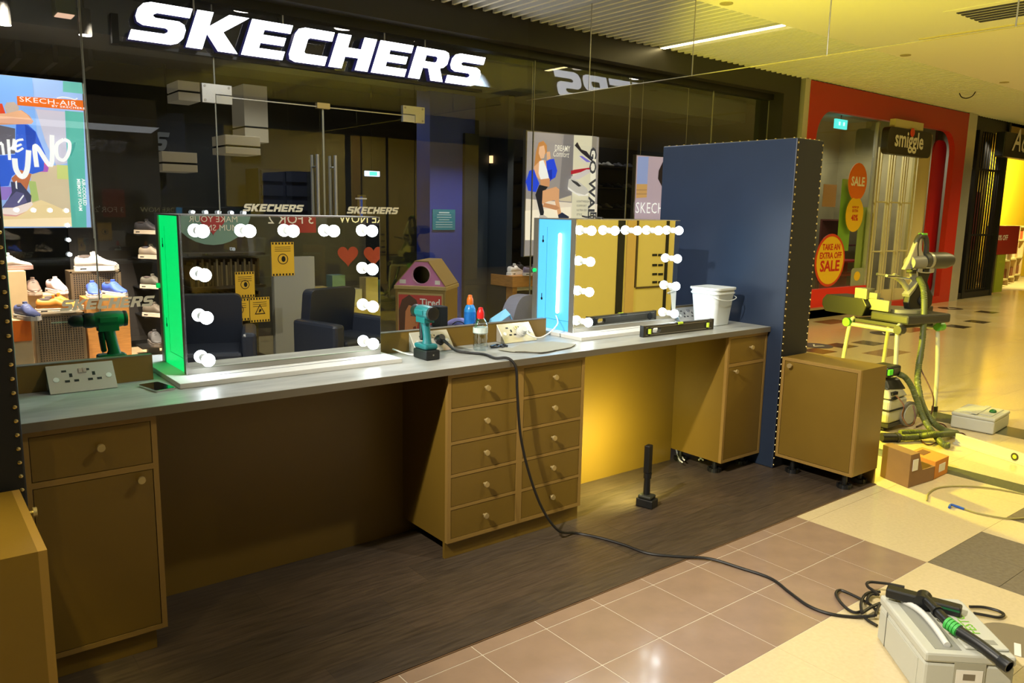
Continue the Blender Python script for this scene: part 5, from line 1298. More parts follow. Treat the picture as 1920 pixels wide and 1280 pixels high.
p = PZ(1908, 1218, .002); rot_box(MB(), (p.x, p.y, .003), (.10, .022, .002), math.radians(20)).build('tape_scrap', PAPER, loc=(p.x, p.y, .003), label='scrap of pale tape on the round grey floor sticker', cat='tape')
# ------------------------------------------------------------------ work area on the right: boxes, saw, vacuum, hoses
def carton(name, label, corner, rz, dims, cut):
    lx, ly, h = dims
    t = thing(name, label, 'cardboard box', (*corner, 0), rz)
    th = .004
    m_ = MB().box((0, 0, .001), (lx, ly, .006))
    m_.build('base', CARDB, t, local=True)
    for nm, pts, X in (('side_wall', [(0, 0), (ly, 0), (ly, cut[0]), (ly*.55, cut[1]), (0, cut[1])], Matrix(((0, 0, 1, 0), (1, 0, 0, 0), (0, 1, 0, 0), (0, 0, 0, 1)))),
                       ('side_wall', [(0, 0), (ly, 0), (ly, cut[0]), (ly*.55, cut[1]), (0, cut[1])], Matrix(((0, 0, 1, lx-th), (1, 0, 0, 0), (0, 1, 0, 0), (0, 0, 0, 1))))):
        MB().prism([pts], 0, th, X).build(nm, CARDB, t, local=True)
    return t
cx = thing('cardboard_box', 'open brown cardboard picking box beside the low cabinet', 'cardboard box', (3.15, .0, 0))
a, b, c_ = PZ(1650, 893, 0), PZ(1702, 915, 0), PZ(1750, 900, 0)
a.x = max(a.x, 3.02)
u = (b-a); v = (c_-b); a0 = a.copy()
def quad(mb, P, th): return mb
CARDB = mat('brown_carton', S(132, 98, 62), .8, var=.06, vscale=8)
X3 = Matrix(((v.x, u.x, 0, a.x), (v.y, u.y, 0, a.y), (0, 0, 1, 0), (0, 0, 0, 1)))      # unit square of the box footprint
hB = PX(1650, 832, a.x).z; hB = min(max(hB, .15), .24)
m_ = MB()
m_.prism([[(0, .002), (1, .002), (1, .09), (.50, .09), (.32, hB), (0, hB)]], .97, 1.0, X3 @ Matrix(((1, 0, 0, 0), (0, 0, 1, 0), (0, 1, 0, 0), (0, 0, 0, 1)))).build('near_side', CARDB, cx)
MB().prism([[(0, .002), (1, .002), (1, .09), (.50, .09), (.32, hB), (0, hB)]], .0, .03, X3 @ Matrix(((1, 0, 0, 0), (0, 0, 1, 0), (0, 1, 0, 0), (0, 0, 0, 1)))).build('far_side', CARDB, cx)
MB().box((0, .03, .002), (.03, .97, hB), X3).build('back_wall', CARDB, cx)
MB().box((.97, .03, .002), (1, .97, .09), X3).build('front_wall', CARDB, cx)
MB().box((.03, .03, .002), (.97, .97, .008), X3).build('base', CARDB, cx)
MB().box((.03, .03, hB-.004), (.32, .97, hB), X3).build('top_flap', CARDB, cx)
MB().box((.10, 1.001, .10), (.30, 1.012, .17), X3).build('paper_label', PAPER, cx)
cy = thing('cardboard_box', 'smaller flat cardboard box behind the open picking box', 'cardboard box', (3.5, .05, 0))
a2, b2_, c2_ = PZ(1700, 880, 0), PZ(1751, 899, 0), PZ(1776, 887, 0)
u2 = b2_-a2; v2 = c2_-b2_
X4 = Matrix(((v2.x, u2.x, 0, a2.x), (v2.y, u2.y, 0, a2.y), (0, 0, 1, 0), (0, 0, 0, 1)))
MB().box((0, 0, .002), (1, 1, .115), X4).build('carton', mat('orange_card', S(200, 130, 50), .8), cy, bevel=.003)
MB().box((.2, .15, .1155), (.75, .45, .117), X4).build('open_slot', mat('card_dark', S(110, 70, 30), .9), cy)
MB().box((.30, 1.001, .035), (.75, 1.01, .085), X4).build('paper_label', PAPER, cy)

YSTEEL = mat('stand_tube', S(196, 196, 176), .35, .3)
DG = mat('dark_grey_plastic', S(48, 48, 44), .45); MG = mat('mid_grey_plastic', S(112, 110, 104), .45); SILV = mat('silver_casting', S(158, 156, 142), .35, .5)
GREENP = mat('festive_green', S(90, 170, 50), .45)
ws = thing('saw_stand', 'grey tube legged saw stand behind the low cabinet', 'saw stand', (4.95, 1.0, 0), math.radians(-10))
hx, hy = .25, .22
for sx, sy in ((-1, -1), (1, -1), (-1, 1), (1, 1)):
    MB().tube([(sx*(hx+.025), sy*(hy+.04), .02), (sx*(hx+.018), sy*(hy+.03), .35), (sx*hx, sy*hy, .715), (sx*(hx-.06), sy*(hy-.01), .735)], .017, 12, 5).build('leg', YSTEEL, ws, local=True, smooth=True)
for sx, sy in ((-1, -1), (1, -1), (-1, 1), (1, 1)):
    MB().cyl((sx*(hx+.025), sy*(hy+.04), .0), (sx*(hx+.025), sy*(hy+.04), .045), .024, n=14).build('rubber_foot', BLACK, ws, local=True)
    MB().cyl((sx*(hx-.03), sy*(hy+.02), .715), (sx*(hx+.035), sy*(hy+.02), .715), .036, n=16).build('joint_knob', DG if sx*sy > 0 else GREENP, ws, local=True, smooth=40)
MB().cyl((-hx, -hy, .70), (-hx, hy, .70), .016, n=12).cyl((hx, -hy, .70), (hx, hy, .70), .016, n=12).build('side_rail', YSTEEL, ws, local=True)
MB().box((-hx+.02, -hy, .72), (hx-.02, hy, .752)).build('bed', DG, ws, local=True, bevel=.006)
sw = thing('mitre_saw', 'grey and black sliding mitre saw mounted on the stand', 'mitre saw', (4.83, 1.02, .757), math.radians(-13))
MB().box((-.10, -.30, .0), (.40, .06, .075)).build('base_casting', DG, sw, local=True, bevel=.015)
MB().cyl((.12, -.05, .07), (.12, -.05, .10), .17, n=32).build('turntable', SILV, sw, local=True, smooth=40)
MB().prism([[(-.19, 0), (.20, 0), (.24, .05), (.24, .10), (.20, .145), (-.19, .145), (-.23, .09)]], -.12, .12, Matrix(((0, 0, 1, -.02), (1, 0, 0, .30), (0, 1, 0, .02), (0, 0, 0, 1)))).build('table_extension', BLACK, sw, local=True, bevel=.008)
MB().box((-.09, -.10, .08), (-.06, .24, .17)).box((-.09, .02, .17), (-.05, .16, .22)).build('fence', SILV, sw, local=True, bevel=.004)
MB().box((-.12, .10, .16), (-.02, .22, .25)).build('fence_block', SILV, sw, local=True, bevel=.006)
g = [(-.13, -.02), (-.16, .05), (-.15, .11), (-.09, .16), (-.055, .22), (-.08, .29), (-.15, .36), (-.16, .40), (-.10, .43), (.10, .43), (.15, .40), (.14, .35), (.07, .29), (.045, .22), (.08, .16), (.13, .10), (.13, .03), (.09, -.02)]
MB().prism([g], -.03, .03, Matrix(((1, 0, 0, .26), (0, 0, -1, -.10), (0, 1, 0, .10), (0, 0, 0, 1)))).build('pivot_bracket', BLACK, sw, local=True, bevel=.012)
MB().prism([[(-.145, .36), (-.09, .29), (-.065, .22), (-.10, .16), (-.16, .10), (-.17, .12), (-.115, .17), (-.08, .22), (-.105, .28), (-.17, .36)]], -.034, .034, Matrix(((1, 0, 0, .26), (0, 0, -1, -.10), (0, 1, 0, .10), (0, 0, 0, 1)))).build('silver_edge', SILV, sw, local=True)
for z in (.33, .37): MB().tube([(.19, -.136, .10+z-.03), (.27, -.14, .10+z-.036), (.35, -.136, .10+z-.03)], .006, 8, 3).build('silver_rib', SILV, sw, local=True, smooth=True)
MB().cyl((.26, -.145, .17), (.26, -.13, .17), .045, n=20).build('pivot_knob', DG, sw, local=True, smooth=40)
MB().cyl((.25, -.150, .16), (.25, -.14, .16), .015, n=12).build('pivot_bolt', SILV, sw, local=True)
for dx in (0, .05): MB().cyl((-.20+dx, -.05-dx, .385-dx*.2), (.10+dx, -.07, .345), .011, n=10).build('slide_rod', CHROME, sw, local=True)
MB().lathe([(.03, -.20), (.045, -.17), (.05, 0), (.035, .03)], o=(.02, -.06, .0), axis='X', n=14).build('clamp_arm', SILV, sw, local=True, smooth=40) if False else None
MB().tube([(-.02, -.06, .37), (.06, -.07, .33), (.12, -.08, .27), (.15, -.09, .20)], .022, 10, 4).build('clamp_arm', SILV, sw, local=True, smooth=True)
MB().lathe([(.02, .02), (.06, .03), (.068, .08), (.068, .30), (.055, .36), (.03, .37)], o=(.22, -.10, .49), axis='X', n=20).build('motor_housing', DG, sw, local=True, smooth=40)
MB().lathe([(.070, .075), (.070, .105)], o=(.22, -.10, .49), axis='X', n=20).build('motor_band', SILV, sw, local=True, smooth=40)
MB().lathe([(.015, -.13), (.055, -.12), (.062, -.02), (.062, .02)], o=(.22, -.10, .475), axis='X', n=18).build('gear_case', MG, sw, local=True, smooth=40)
MB().prism([[(-.16, .40), (-.12, .46), (-.05, .62), (.0, .66), (.02, .56), (.06, .50), (.07, .42)]], -.02, .02, Matrix(((1, 0, 0, .19), (0, 0, -1, -.10), (0, 1, 0, .02), (0, 0, 0, 1)))).build('blade_guard', mat('clear_grey_guard', S(150, 144, 130), .3), sw, local=True, bevel=.008)
MB().tube([(.17, -.10, .53), (.155, -.10, .62), (.18, -.10, .68), (.24, -.10, .69), (.275, -.10, .64), (.285, -.10, .55)], .022, 12, 5).build('d_handle', DG, sw, local=True, smooth=True)
MB().cbox((.225, -.10, .705), (.06, .045, .016)).build('handle_top', GREENP, sw, local=True, bevel=.005)
for i in range(4): MB().cbox((.12+i*.07, -.11, .405+.01*(i % 2)), (.05, .06, .03)).build('adjuster', SILV if i % 2 else BLACK, sw, local=True, bevel=.004)
MB().cbox((.40, -.02, .06), (.10, .16, .10)).build('rear_box', DG, sw, local=True, bevel=.01)

# extractor
VACG = mat('extractor_grey', S(176, 174, 156), .5)
ev = thing('dust_extractor', 'grey and black dust extractor half hidden behind the low cabinet', 'vacuum cleaner', (4.40, .80, 0))
MB().box((4.18, .60, .09), (4.46, 1.02, .33)).build('dust_tub', VACG, ev, bevel=.02)
MB().box((4.175, .595, .215), (4.465, 1.025, .235)).build('clip_band', BLACK, ev, bevel=.004)
MB().add([(4.18, .60, .34), (4.46, .60, .34), (4.46, 1.02, .34), (4.18, 1.02, .34), (4.18, .62, .46), (4.42, .62, .41), (4.42, 1.0, .41), (4.18, 1.0, .46)], [(0, 3, 2, 1), (4, 5, 6, 7), (0, 1, 5, 4), (1, 2, 6, 5), (2, 3, 7, 6), (3, 0, 4, 7)]).build('motor_head', VACG, ev, bevel=.015)
vent = MB()
for j in range(2):
    for i in range(5): vent.cbox((4.20+.0+i*.018, .607, .40-.05*j), (.007, .03, .03))
vent.build('vent_slot', BLACKM, ev)
MB().add([(4.16, .61, .44), (4.46, .61, .40), (4.46, 1.01, .40), (4.16, 1.01, .44), (4.20, .66, .54), (4.42, .66, .52), (4.42, .96, .52), (4.20, .96, .54)], [(0, 3, 2, 1), (4, 5, 6, 7), (0, 1, 5, 4), (1, 2, 6, 5), (2, 3, 7, 6), (3, 0, 4, 7)]).build('black_cover', BLACK, ev, bevel=.02)
MB().box((4.19, .64, .55), (4.40, .80, .66)).build('hose_garage', BLACK, ev, bevel=.02)
MB().box((4.185, .628, .585), (4.24, .642, .64)).build('green_switch', mat('lime_switch', S(70, 200, 40), .4, emit=.15), ev)
MB().box((4.26, .632, .59), (4.33, .641, .64)).build('socket_cover', DG, ev)
for y, r in ((.585, .14), (1.03, .14)): MB().cyl((4.49, y, .14), (4.49, y+.025, .14), r-.01, n=28).build('rear_wheel', MG, ev, smooth=40)
MB().cyl((4.49, .58, .14), (4.49, .587, .14), .10, n=28).build('wheel_disc', VACG, ev, smooth=40)
MB().box((4.40, .62, .06), (4.56, 1.0, .20)).build('axle_box', DG, ev, bevel=.01)
for y in (.66, .96): MB().cyl((4.23, y-.02, .035), (4.23, y+.02, .035), .034, n=16).build('castor', BLACK, ev)
MB().box((4.18, .60, .05), (4.46, 1.02, .09)).build('undertray', DG, ev)
ev.scale = (1, 1, .74)
HOSE = mat('ribbed_hose', S(84, 92, 50), .5)
def hose(mb, pts, r):
    P2 = spline([Vector(p) for p in pts], 22); n = len(P2)
    return mb.tube(P2, r, 12, 0, rad=lambda f: r*(1+.07*(1 if int(f*(n-1)) % 2 else -1)))
c7 = lambda x, y: (1620+x/5.818, 680+y/5.818)
hs = thing('extraction_hose', 'fat green grey ribbed hose hanging from saw and curling on floor', 'hose', (4.5, .5, .2))
def hp(x, y, X_): return PX(*c7(x, y), X_)
hose(MB(), [hp(385, 125, 4.36), hp(450, 160, 4.40), hp(520, 260, 4.41), hp(575, 400, 4.41), hp(640, 580, 4.37), hp(720, 720, 4.30), hp(800, 820, 4.23), PZ(*c7(870, 890), .03), PZ(*c7(930, 900), .03)], .0215).build('extractor_hose', HOSE, hs, smooth=True)
hose(MB(), [PX(1722, 520, 4.98), PX(1731, 540, 4.95), PX(1733, 580, 4.90), PX(1729, 640, 4.86), PX(1722, 690, 4.80), PX(1721, 720, 4.74), PX(1730, 760, 4.62), PX(1748, 790, 4.52), PZ(1770, 806, .03), PZ(1790, 812, .03)], .0235).build('saw_hose', HOSE, hs, smooth=True)
hose(MB(), [PZ(*c7(380, 815), .03), PZ(*c7(480, 815), .03), PZ(*c7(600, 805), .03), PZ(*c7(720, 785), .06), PZ(*c7(850, 780), .06), PZ(*c7(1010, 765), .03)], .0225).build('floor_hose', HOSE, hs, smooth=True)
hose(MB(), [PZ(*c7(390, 765), .03), PZ(*c7(520, 760), .03), PZ(*c7(680, 762), .03)], .022).build('floor_hose', HOSE, hs, smooth=True)
a, b = PZ(*c7(190, 810), .035), PZ(*c7(385, 815), .03)
MB().tube([a, a.lerp(b, .5), b], .032, 14, 3).build('end_sleeve', BLACK, hs, smooth=True)
MB().cyl(a.lerp(b, .80), a.lerp(b, .92), .036, n=16).build('sleeve_ring', DG, hs, smooth=40)
def lead(label, pts, r, mt, name='thin_lead'): return MB().tube(pts, r, 6, 6).build(name, mt, label=label, cat='cable', smooth=True)
DRED_ = mat('maroon_lead', S(70, 30, 20), .5)
lead('thin maroon lead dropping from the saw beside the hose', [PX(1728, 640, 4.86), PX(1731, 665, 4.84), PX(1727, 690, 4.82), PX(1738, 715, 4.78), PX(1749, 740, 4.74), PX(1750, 760, 4.66), PX(1745, 778, 4.6), PZ(1735, 790, .01), PZ(1718, 800, .008), PZ(1740, 792, .008), PZ(1768, 795, .008), PZ(1777, 806, .008)], .005, DRED_)
lead('thin dark lead looping down the front of the extractor', [PX(1680, 741, 4.18), PX(1692, 755, 4.17), PX(1695, 765, 4.16), PX(1692, 780, 4.17), PX(1702, 797, 4.16), PX(1712, 795, 4.18), PX(1716, 780, 4.2), PX(1712, 760, 4.22)], .005, DRED_)
lead('thin maroon lead curled beyond the hose end on floor', [PZ(1790, 812, .01), PZ(1805, 812, .01), PZ(1812, 820, .01), PZ(1800, 822, .01)], .005, DRED_)
lead('thin dark lead loop under the ribbed hose', [PZ(1727, 825, .008), PZ(1735, 832, .008), PZ(1747, 833, .008), PZ(1757, 827, .008)], .005, DRED_)
ALUR = mat('rail_aluminium', S(206, 204, 186), .3, .25)
# long guide level lying on the floor
a, b = PZ(1792, 831, 0), PZ(1935, 876, 0)
d = (b-a); rzl = math.atan2(d.y, d.x); Ll = d.length
gl = thing('long_straight_edge', 'long aluminium straight edge with round hole lying on the floor', 'straight edge', (a.x, a.y, .0008), rzl)
MB().box((0, -.012, 0), (Ll+1.0, .012, .075)).build('blade', ALUR, gl, local=True, bevel=.002)
MB().box((0, -.03, 0), (Ll+1.0, -.012, .012)).build('lower_flange', ALUR, gl, local=True)
hp_ = wm(gl).inverted() @ PZ(1900, 856, .04)
MB().cyl((hp_.x, -.0125, .038), (hp_.x, -.0140, .038), .026, n=20).build('level_eye', mat('eye_dark', S(60, 50, 20), .5), gl, local=True)
MB().cyl((hp_.x, -.0142, .038), (hp_.x, -.0152, .038), .014, n=14).build('eye_vial', VIAL, gl, local=True)
# far tool case
p0, p1, p2 = PZ(1810, 806, 0), PZ(1862, 816, 0), PZ(1960, 816, 0)
wv = (p0-p1); rzc = math.atan2(wv.y, wv.x)
wc = tool_case('pale tool case lying beyond the hoses at right edge', (0, 0), 0, (.396, .296, .125), LGREY, BLACK)
wc.location = (*(p1+Vector((math.cos(rzc), math.sin(rzc), 0))*.148+Vector((math.sin(rzc), -math.cos(rzc), 0))*.198).xy, 0); wc.rotation_euler = (0, 0, rzc+PI/2)
MB().box((-.17, -.11, .125), (.13, .11, .131)).box((-.19, -.02, .131), (.18, .02, .136)).build('raised_plate', LGREY, wc, local=True, bevel=.003)
MB().box((-.2005, -.05, .025), (-.1985, .06, .085)).build('picture_label', PAPER, wc, local=True)
MB().sphere((.0, .08, .135), 1, 12, 6, (.035, .025, .02)).build('green_knob', mat('dark_green_knob', S(16, 90, 40), .5), wc, local=True, smooth=True)
# thin yellow lead with blue tip, on the floor
lead('thin pale lead arching over the lit floor tiles', [PZ(1738, 938, .006), PZ(1741, 925, .006), PZ(1760, 914, .006), PZ(1800, 911, .006), PZ(1850, 914, .006), PZ(1900, 922, .006), PZ(1960, 935, .006)], .005, mat('pale_lead', S(150, 140, 80), .5))
bl_ = thing('blue_tipped_lead', 'pale lead with bright blue tip lying on the floor', 'cable', PZ(1800, 955, .004))
MB().tube([PZ(1806, 953, .006), PZ(1830, 961, .006), PZ(1870, 969, .006), PZ(1900, 972, .006), PZ(1950, 968, .006)], .005, 6, 5).build('lead', MATS['pale_lead'], bl_, smooth=True)
MB().tube([PZ(1780, 951, .008), PZ(1783, 946, .010), PZ(1794, 949, .008), PZ(1808, 954, .006)], .007, 8, 4).build('blue_tip', mat('blue_tip', S(30, 80, 170), .5), bl_, smooth=True)

# ------------------------------------------------------------------ litter bin behind the counter
th = math.radians(-50); fl = PY(741, 534, 3.2)
wB, dB = .405, .34
bn = thing('litter_bin', 'gold litter bin with pink gabled top and health poster', 'bin', (fl.x, fl.y, 0), th)
BINM = mat('bin_bronze', S(150, 124, 70), .4, .2); PINKM = mat('bin_pink', S(206, 130, 176), .5)
ze = fl.z
MB().box((0, 0, .004), (wB, dB, ze-.03)).build('body', BINM, bn, local=True, bevel=.006)
MB().box((-.008, -.008, ze-.03), (wB+.008, dB+.008, ze)).build('collar', mat('bin_gold_trim', S(190, 166, 110), .35, .3), bn, local=True, bevel=.004)
zt = ze+.185
gab = [(0, ze), (wB, ze), (wB*.66, zt), (wB*.40, zt)]
hole = ell(wB*.52, ze+.085, .068, .068, 24)
MB().prism([gab, hole], 0, .012, Matrix(((1, 0, 0, 0), (0, 0, 1, 0), (0, 1, 0, 0), (0, 0, 0, 1)))).build('gable_front', PINKM, bn, local=True)
MB().prism([gab], dB-.012, dB, Matrix(((1, 0, 0, 0), (0, 0, 1, 0), (0, 1, 0, 0), (0, 0, 0, 1)))).build('gable_back', BINM, bn, local=True)
for (xa, za), (xb, zb) in (((0, ze), (wB*.40, zt)), ((wB*.40, zt), (wB*.66, zt)), ((wB*.66, zt), (wB, ze))):
    MB().add([(xa, -.006, za), (xb, -.006, zb), (xb, dB+.006, zb), (xa, dB+.006, za), (xa, -.006, za+.008), (xb, -.006, zb+.008), (xb, dB+.006, zb+.008), (xa, dB+.006, za+.008)],
             [(0, 1, 2, 3), (4, 7, 6, 5), (0, 4, 5, 1), (1, 5, 6, 2), (2, 6, 7, 3), (3, 7, 4, 0)]).build('roof_plate', BINM, bn, local=True)
MB().lathe([(.075, -.002), (.075, .004), (.068, .004), (.068, -.002)], o=(wB*.52, -.002, ze+.085), axis='Y', n=28, cap=(False, False)).build('hole_ring', PAPER, bn, local=True)
MB().cbox((wB*.15, -.001, ze+.03), (.05, .002, .03)).build('icon_print', PAPER, bn, local=True); MB().cbox((wB*.84, -.001, ze+.03), (.04, .002, .03)).build('icon_print', PAPER, bn, local=True)
MB().box((.02, -.006, .42), (wB-.02, 0, ze-.055)).build('poster_frame', mat('bin_gold_trim', S(190, 166, 110), .35, .3), bn, local=True, bevel=.003)
z9 = ze-.07; Hh = .50
def bp(shapes):
    mats = []; q = MB()
    for i, (col, pts) in enumerate(shapes):
        M_ = mat('bin_print_%d_%d_%d' % col, S(*col), .55)
        if M_ not in mats: mats.append(M_)
        q.mi(mats.index(M_)).poly([(.03+x*(wB-.06), -.0068-.0005*i, z9-(1-y)*Hh) for x, y in pts])
    q.build('poster_print', mats, bn, local=True, fix=False)
bp([((186, 70, 62), [(0, 0), (1, 0), (1, 1), (0, 1)]), ((226, 204, 178), [(.5, 0), (1, 0), (1, .42), (.8, .48), (.5, .30)]),
    ((92, 64, 46), [(.02, .35), (0, .75), (.08, .92), (.25, 1.0), (.42, .92), (.48, .75), (.45, .55), (.2, .25)]),
    ((200, 132, 84), [(.14, .42), (.16, .74), (.24, .84), (.36, .82), (.44, .72), (.47, .60), (.43, .50), (.44, .42), (.36, .34), (.22, .32)]),
    ((120, 60, 44), [(.34, .46), (.42, .47), (.40, .52), (.34, .50)]), ((110, 70, 50), [(.28, .67), (.40, .67), (.40, .69), (.28, .69)]),
    ((170, 104, 70), [(.40, .60), (.46, .60), (.45, .56), (.39, .56)]),
    ((196, 134, 90), [(.02, 0), (.05, .25), (.2, .34), (.36, .30), (.42, .46), (.50, .44), (.55, .30), (.58, 0)]), ((176, 112, 74), [(.38, .30), (.42, .46), (.45, .45), (.42, .25)])])
bx = wm(bn); xd = bx.to_3x3() @ Vector((1, 0, 0))
for s_, x, z, sz in (('Tired', .50, .84, .078), ('of being', .56, .75, .026), ('Tired?', .60, .63, .05)):
    text(s_, sz, TEXTW, bn, bx @ Vector((.03+x*(wB-.06), -.0125, z9-(1-z)*Hh)), xdir=xd, bold=.02, sx=.95)
# chair back behind the counter
gc = thing('grey_chair', 'rounded lilac grey chair back behind counter beside blue mirror', 'chair', (2.05, 2.35, 0), .5)
GF = mat('grey_fabric', S(112, 112, 124), .85, bump=.2, bscale=90)
MB().prism([rrect(-.27, .42, .27, .98, .22, 7)], -.05, .05, Matrix(((1, 0, 0, 0), (0, 0, 1, 0), (0, 1, 0, 0), (0, 0, 0, 1)))).build('backrest', GF, gc, local=True, bevel=.03, seg=3)
MB().box((-.27, .03, .40), (.27, .52, .50)).build('seat', GF, gc, local=True, bevel=.03)
for sx in (-1, 1):
    for sy in (.06, .48): MB().cyl((sx*.23, sy, .0), (sx*.21, sy, .41), .016, n=10).build('leg', BLACK, gc, local=True)

# ------------------------------------------------------------------ the shop across the aisle, seen in the dressing mirrors
YO = -2.85
MB().box((-4, YO-.10, 3.0), (9, YO, 3.55)).build('trim_21', DARKFRAME, kind='structure')
MB().box((-1.2, YO-.012, .05), (3.35, YO, 3.0)).build('window_13', GLASS, kind='structure')
MB().box((-4, -6.0, 0), (-1.2, YO, 3.5)).build('wall_facing_left', mat('facing_wall', S(92, 88, 78), .7), kind='structure')
MB().box((-1.2, -5.3, 0), (3.4, -5.2, 3.5)).build('wall_facing_back', mat('facing_shop_back', S(74, 70, 62), .7, var=.3, vscale=1.5), kind='structure')
MB().box((3.35, YO-.08, 0), (9, YO, 3.0)).build('wall_facing', mat('khaki_cladding', S(196, 180, 118), .5), kind='structure')
p = MY(1162, 500, YO); q = MY(1193, 500, YO)
MB().box((p.x-.06, YO, .05), (p.x+.06, YO+.012, 3.0)).build('trim_22', BLACKM, kind='structure')
MB().box((p.x+.10, YO, .05), (q.x-.05, YO+.02, 3.0)).build('trim_23', mat('tan_pilaster', S(186, 156, 100), .5), kind='structure')
MB().box((q.x-.03, YO, .62), (q.x, YO+.015, 3.0)).box((q.x, YO, .60), (q.x+1.2, YO+.012, .625)).build('trim_24', mat('joint_brown', S(70, 56, 36), .6), kind='structure')
MB().box((q.x+.55, YO, .05), (q.x+.60, YO+.014, 3.0)).build('trim_25', BLACKM, kind='structure')
sl_ = thing('slot_panel', 'khaki wall panel with slots seen in the right mirror', 'panel', (q.x+.3, YO, 1))
for i, py in enumerate((478, 497, 514, 529)):
    for px in (1229, 1240):
        s_ = MY(px, py, YO+.02); MB().cbox((s_.x, YO+.004, s_.z), (.09, .008, .03)).build('slot', BLACKM, sl_)
# salon chairs
def salon(label, x, y, rz):
    t = thing('salon_chair', label, 'armchair', (x, y, 0), rz, 'black salon chairs across the aisle')
    MB().prism([rrect(-.25, .50, .25, .98, .05, 4)], -.06, .06, Matrix(((1, 0, 0, 0), (0, .12, 1, -.32), (0, 1, 0, 0), (0, 0, 0, 1)))).build('backrest', LEATH, t, local=True, bevel=.03, seg=3)
    MB().box((-.25, -.22, .40), (.25, .28, .54)).build('seat', LEATH, t, local=True, bevel=.03)
    for sx in (-1, 1): MB().box((sx*.30-.055, -.28, .22), (sx*.30+.055, .28, .70)).build('arm', LEATH, t, local=True, bevel=.03)
    MB().cyl((0, 0, .03), (0, 0, .42), .035, n=14).build('column', CHROME, t, local=True); MB().cyl((0, 0, .0), (0, 0, .03), .28, n=28).build('base', CHROME, t, local=True, bevel=.004)
    return t
salon('black leather salon chair seen lower left in the left mirror', .34, -2.0, .35).scale = (1, 1, .90)
salon('black leather salon chair seen lower right in the left mirror', 1.52, -2.02, -.25).scale = (1, 1, .90)
def notice(label, x0_, y0_, x1_, y1_, Y, col, k=0):
    a, b = MY(x0_, y0_, Y), MY(x1_, y1_, Y)
    t = thing('hazard_notice', label, 'notice', ((a.x+b.x)/2, Y, b.z), group='yellow hazard notices across the aisle')
    MB().box((a.x, Y-.004, b.z), (b.x, Y, a.z)).build('sheet', YELP, t)
    n = 7
    for z_, in ((a.z-.012,), (b.z+.012,)):
        for i in range(n): MB().cbox((a.x+(b.x-a.x)*(i+.5)/n, Y+.0006, z_), ((b.x-a.x)/n*.5, .001, .018)).build('hazard_block', BLACKM, t)
    cx_, cz_ = (a.x+b.x)/2, (a.z+b.z)/2; r = (b.x-a.x)*.23
    Mx = Matrix.Translation((cx_, Y, cz_)) @ Matrix(((1, 0, 0, 0), (0, 0, 1, 0), (0, 1, 0, 0), (0, 0, 0, 1)))
    if k == 0: MB().prism([ell(0, 0, r, r, 24), ell(0, 0, r*.86, r*.86, 24)], .0004, .0012, Mx).prism([ell(.005, 0, r*.4, r*.55, 14)], .0004, .001, Mx).build('pictogram', TEXTB, t)
    else: MB().prism([[(-r*1.2, -r), (r*1.2, -r), (0, r*1.2)], [(-r*.9, -r*.8), (0, r*.85), (r*.9, -r*.8)]], .0004, .0012, Mx).prism([[(-r*.3, -r*.6), (r*.1, -r*.5), (r*.4, 0), (0, r*.2), (-r*.2, -.2*r)]], .0004, .001, Mx).build('pictogram', TEXTB, t)
    for i in range(3): MB().cbox((cx_, Y+.0006, a.z-.045-i*.018), ((b.x-a.x)*.7, .001, .004)).build('print_line', TEXTB, t)
notice('yellow mask notice highest in the left mirror reflection', 508, 454, 552, 516, YO+.02, YELP)
notice('yellow mask notice in the left mirror behind first chair', 440, 510, 478, 556, -2.78, YELP)
notice('yellow notice in the left mirror above the chair arm', 427, 561, 468, 600, -2.72, YELP)
notice('yellow slip triangle notice in the left mirror beside chair arm', 468, 558, 506, 602, -2.72, YELP, 1)
PIL = MY(552, 560, YO); MB().box((PIL.x-.20, YO-.05, .05), (PIL.x+.20, YO+.018, 1.12)).build('trim_26', mat('pale_grey_post', S(150, 150, 146), .6), kind='structure')
hv = thing('heart_sticker', 'teal round shop window sticker with a red heart in mirror', 'window sticker', (.64, YO, 1.5))
h_ = MY(398, 416, YO)
MB().prism([ell(h_.x, h_.z+.10, .34, .30, 28)], 0, .003, Matrix.Translation((0, YO+.003, 0)) @ Matrix(((1, 0, 0, 0), (0, 0, 1, 0), (0, 1, 0, 0), (0, 0, 0, 1)))).build('disc', mat('sticker_teal', S(120, 156, 150), .6), hv)
def heart(cx_, cz_, s_): return [(cx_+s_*.062*(16*math.sin(q)**3)/1.0*.5/.5*.5, cz_+s_*.031*(13*math.cos(q)-5*math.cos(2*q)-2*math.cos(3*q)-math.cos(4*q))) for q in [i*2*PI/30 for i in range(30)]]
BX = Matrix.Translation((0, YO+.008, 0)) @ Matrix(((1, 0, 0, 0), (0, 0, 1, 0), (0, 1, 0, 0), (0, 0, 0, 1)))
MB().prism([heart(h_.x, h_.z, .22)], 0, .002, BX).build('heart', mat('heart_red', S(176, 60, 66), .6), hv)
text('MAKE YOUR\nMUM SMILE', .075, TEXTW, hv, (h_.x+.22, YO+.012, h_.z), xdir=(-1, 0, 0))
rb = thing('red_offer_banner', 'red shop window banner reading 3 for 2 in mirror', 'banner', (1.5, YO, 1.5))
a, b = MY(545, 402, YO), MY(592, 436, YO)
MB().box((a.x-.1, YO+.002, b.z), (b.x, YO+.006, a.z+.3)).build('sheet', mat('banner_deep_red', S(150, 50, 44), .6), rb)
text('3 FOR 2', .13, TEXTW, rb, (b.x-.02, YO+.009, (a.z+b.z)/2), xdir=(-1, 0, 0))
a, b = MY(665, 404, YO), MY(712, 414, YO)
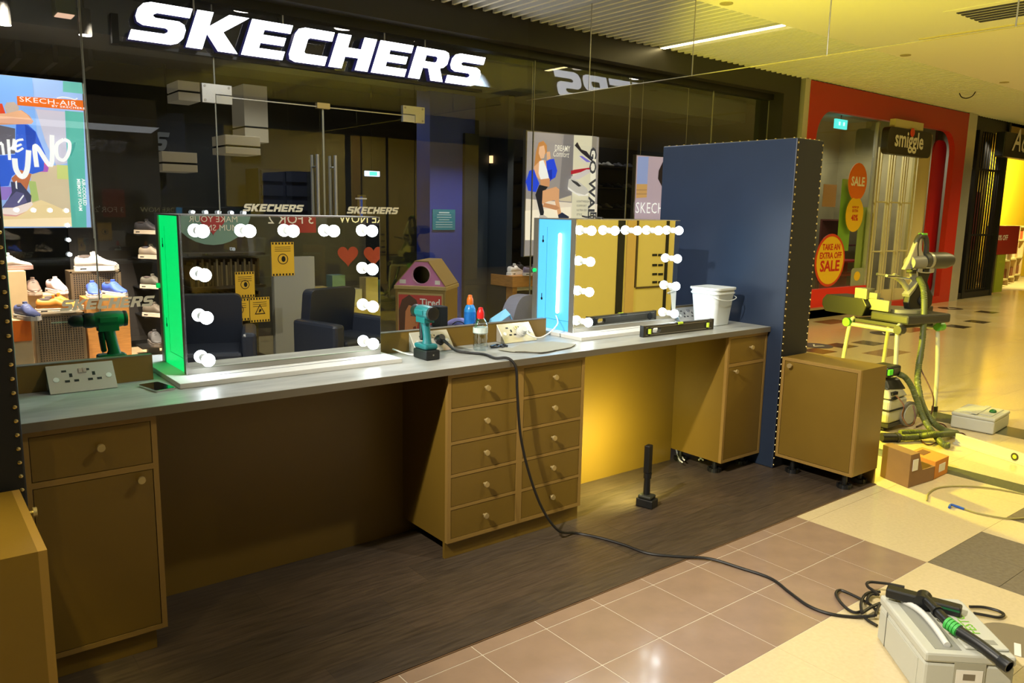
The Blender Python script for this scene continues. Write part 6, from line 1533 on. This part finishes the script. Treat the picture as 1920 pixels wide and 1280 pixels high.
st_ = thing('store_lettering', 'white mirrored store lettering at the top of left mirror', 'lettering', (b.x, YO, a.z))
text('IN STORE NOW', .12, TEXTW, st_, (b.x+.42, YO+.006, b.z-.02), xdir=(-1, 0, 0))
u = thing('gift_display', 'pale gift display table with hearts in the shop opposite', 'display', (2.3, -3.6, 0))
a, b = MY(598, 535, -3.5), MY(716, 545, -3.5)
MB().box((a.x-.2, -4.1, .45), (b.x+.3, -3.5, .52)).build('top', OAKP, u); MB().box((a.x-.15, -4.05, .02), (b.x+.25, -3.55, .45)).build('body', CREAMW, u)
for i in range(7):
    xx = a.x+.0+i*.20; hh_ = (.22, .34, .18, .30, .26, .38, .2)[i]
    MB().box((xx, -3.75, .52), (xx+.15, -3.6, .52+hh_)).build('gift_box', mat('gift_%d' % (i % 3), S(*((190, 170, 120), (120, 150, 150), (200, 190, 170))[i % 3]), .6), u)
for px in (652, 700):
    q = MY(px, 478, -3.4); MB().prism([heart(q.x, q.z, .24)], 0, .004, Matrix.Translation((0, -3.4, 0)) @ Matrix(((1, 0, 0, 0), (0, 0, 1, 0), (0, 1, 0, 0), (0, 0, 0, 1)))).build('paper_heart', mat('heart_red', S(176, 60, 66), .6), u)
OAKD = mat('dark_shelf_wood', S(84, 72, 58), .6)
bs_ = thing('book_shelf', 'dark shelf of upright spines in the shop opposite', 'shelf', (.6, -3.6, 0))
a, b = MY(355, 512, -3.5), MY(500, 560, -3.5)
MB().box((a.x, -3.8, .03), (b.x, -3.76, 1.3)).build('back', OAKD, bs_)
for z in (.05, .45, .78, 1.1): MB().box((a.x, -3.76, z), (b.x, -3.5, z+.025)).build('shelf', OAKD, bs_)
for i in range(30):
    xx = a.x+.02+i*(b.x-a.x-.06)/30
    for z in (.475, .805): MB().box((xx, -3.74, z), (xx+.02, -3.56, z+.2+.03*((i*7) % 3))).build('spine', mat('spine_%d' % ((i*5) % 4), S(*((96, 82, 60), (120, 104, 74), (70, 62, 52), (140, 124, 92))[(i*5) % 4]), .7), bs_)
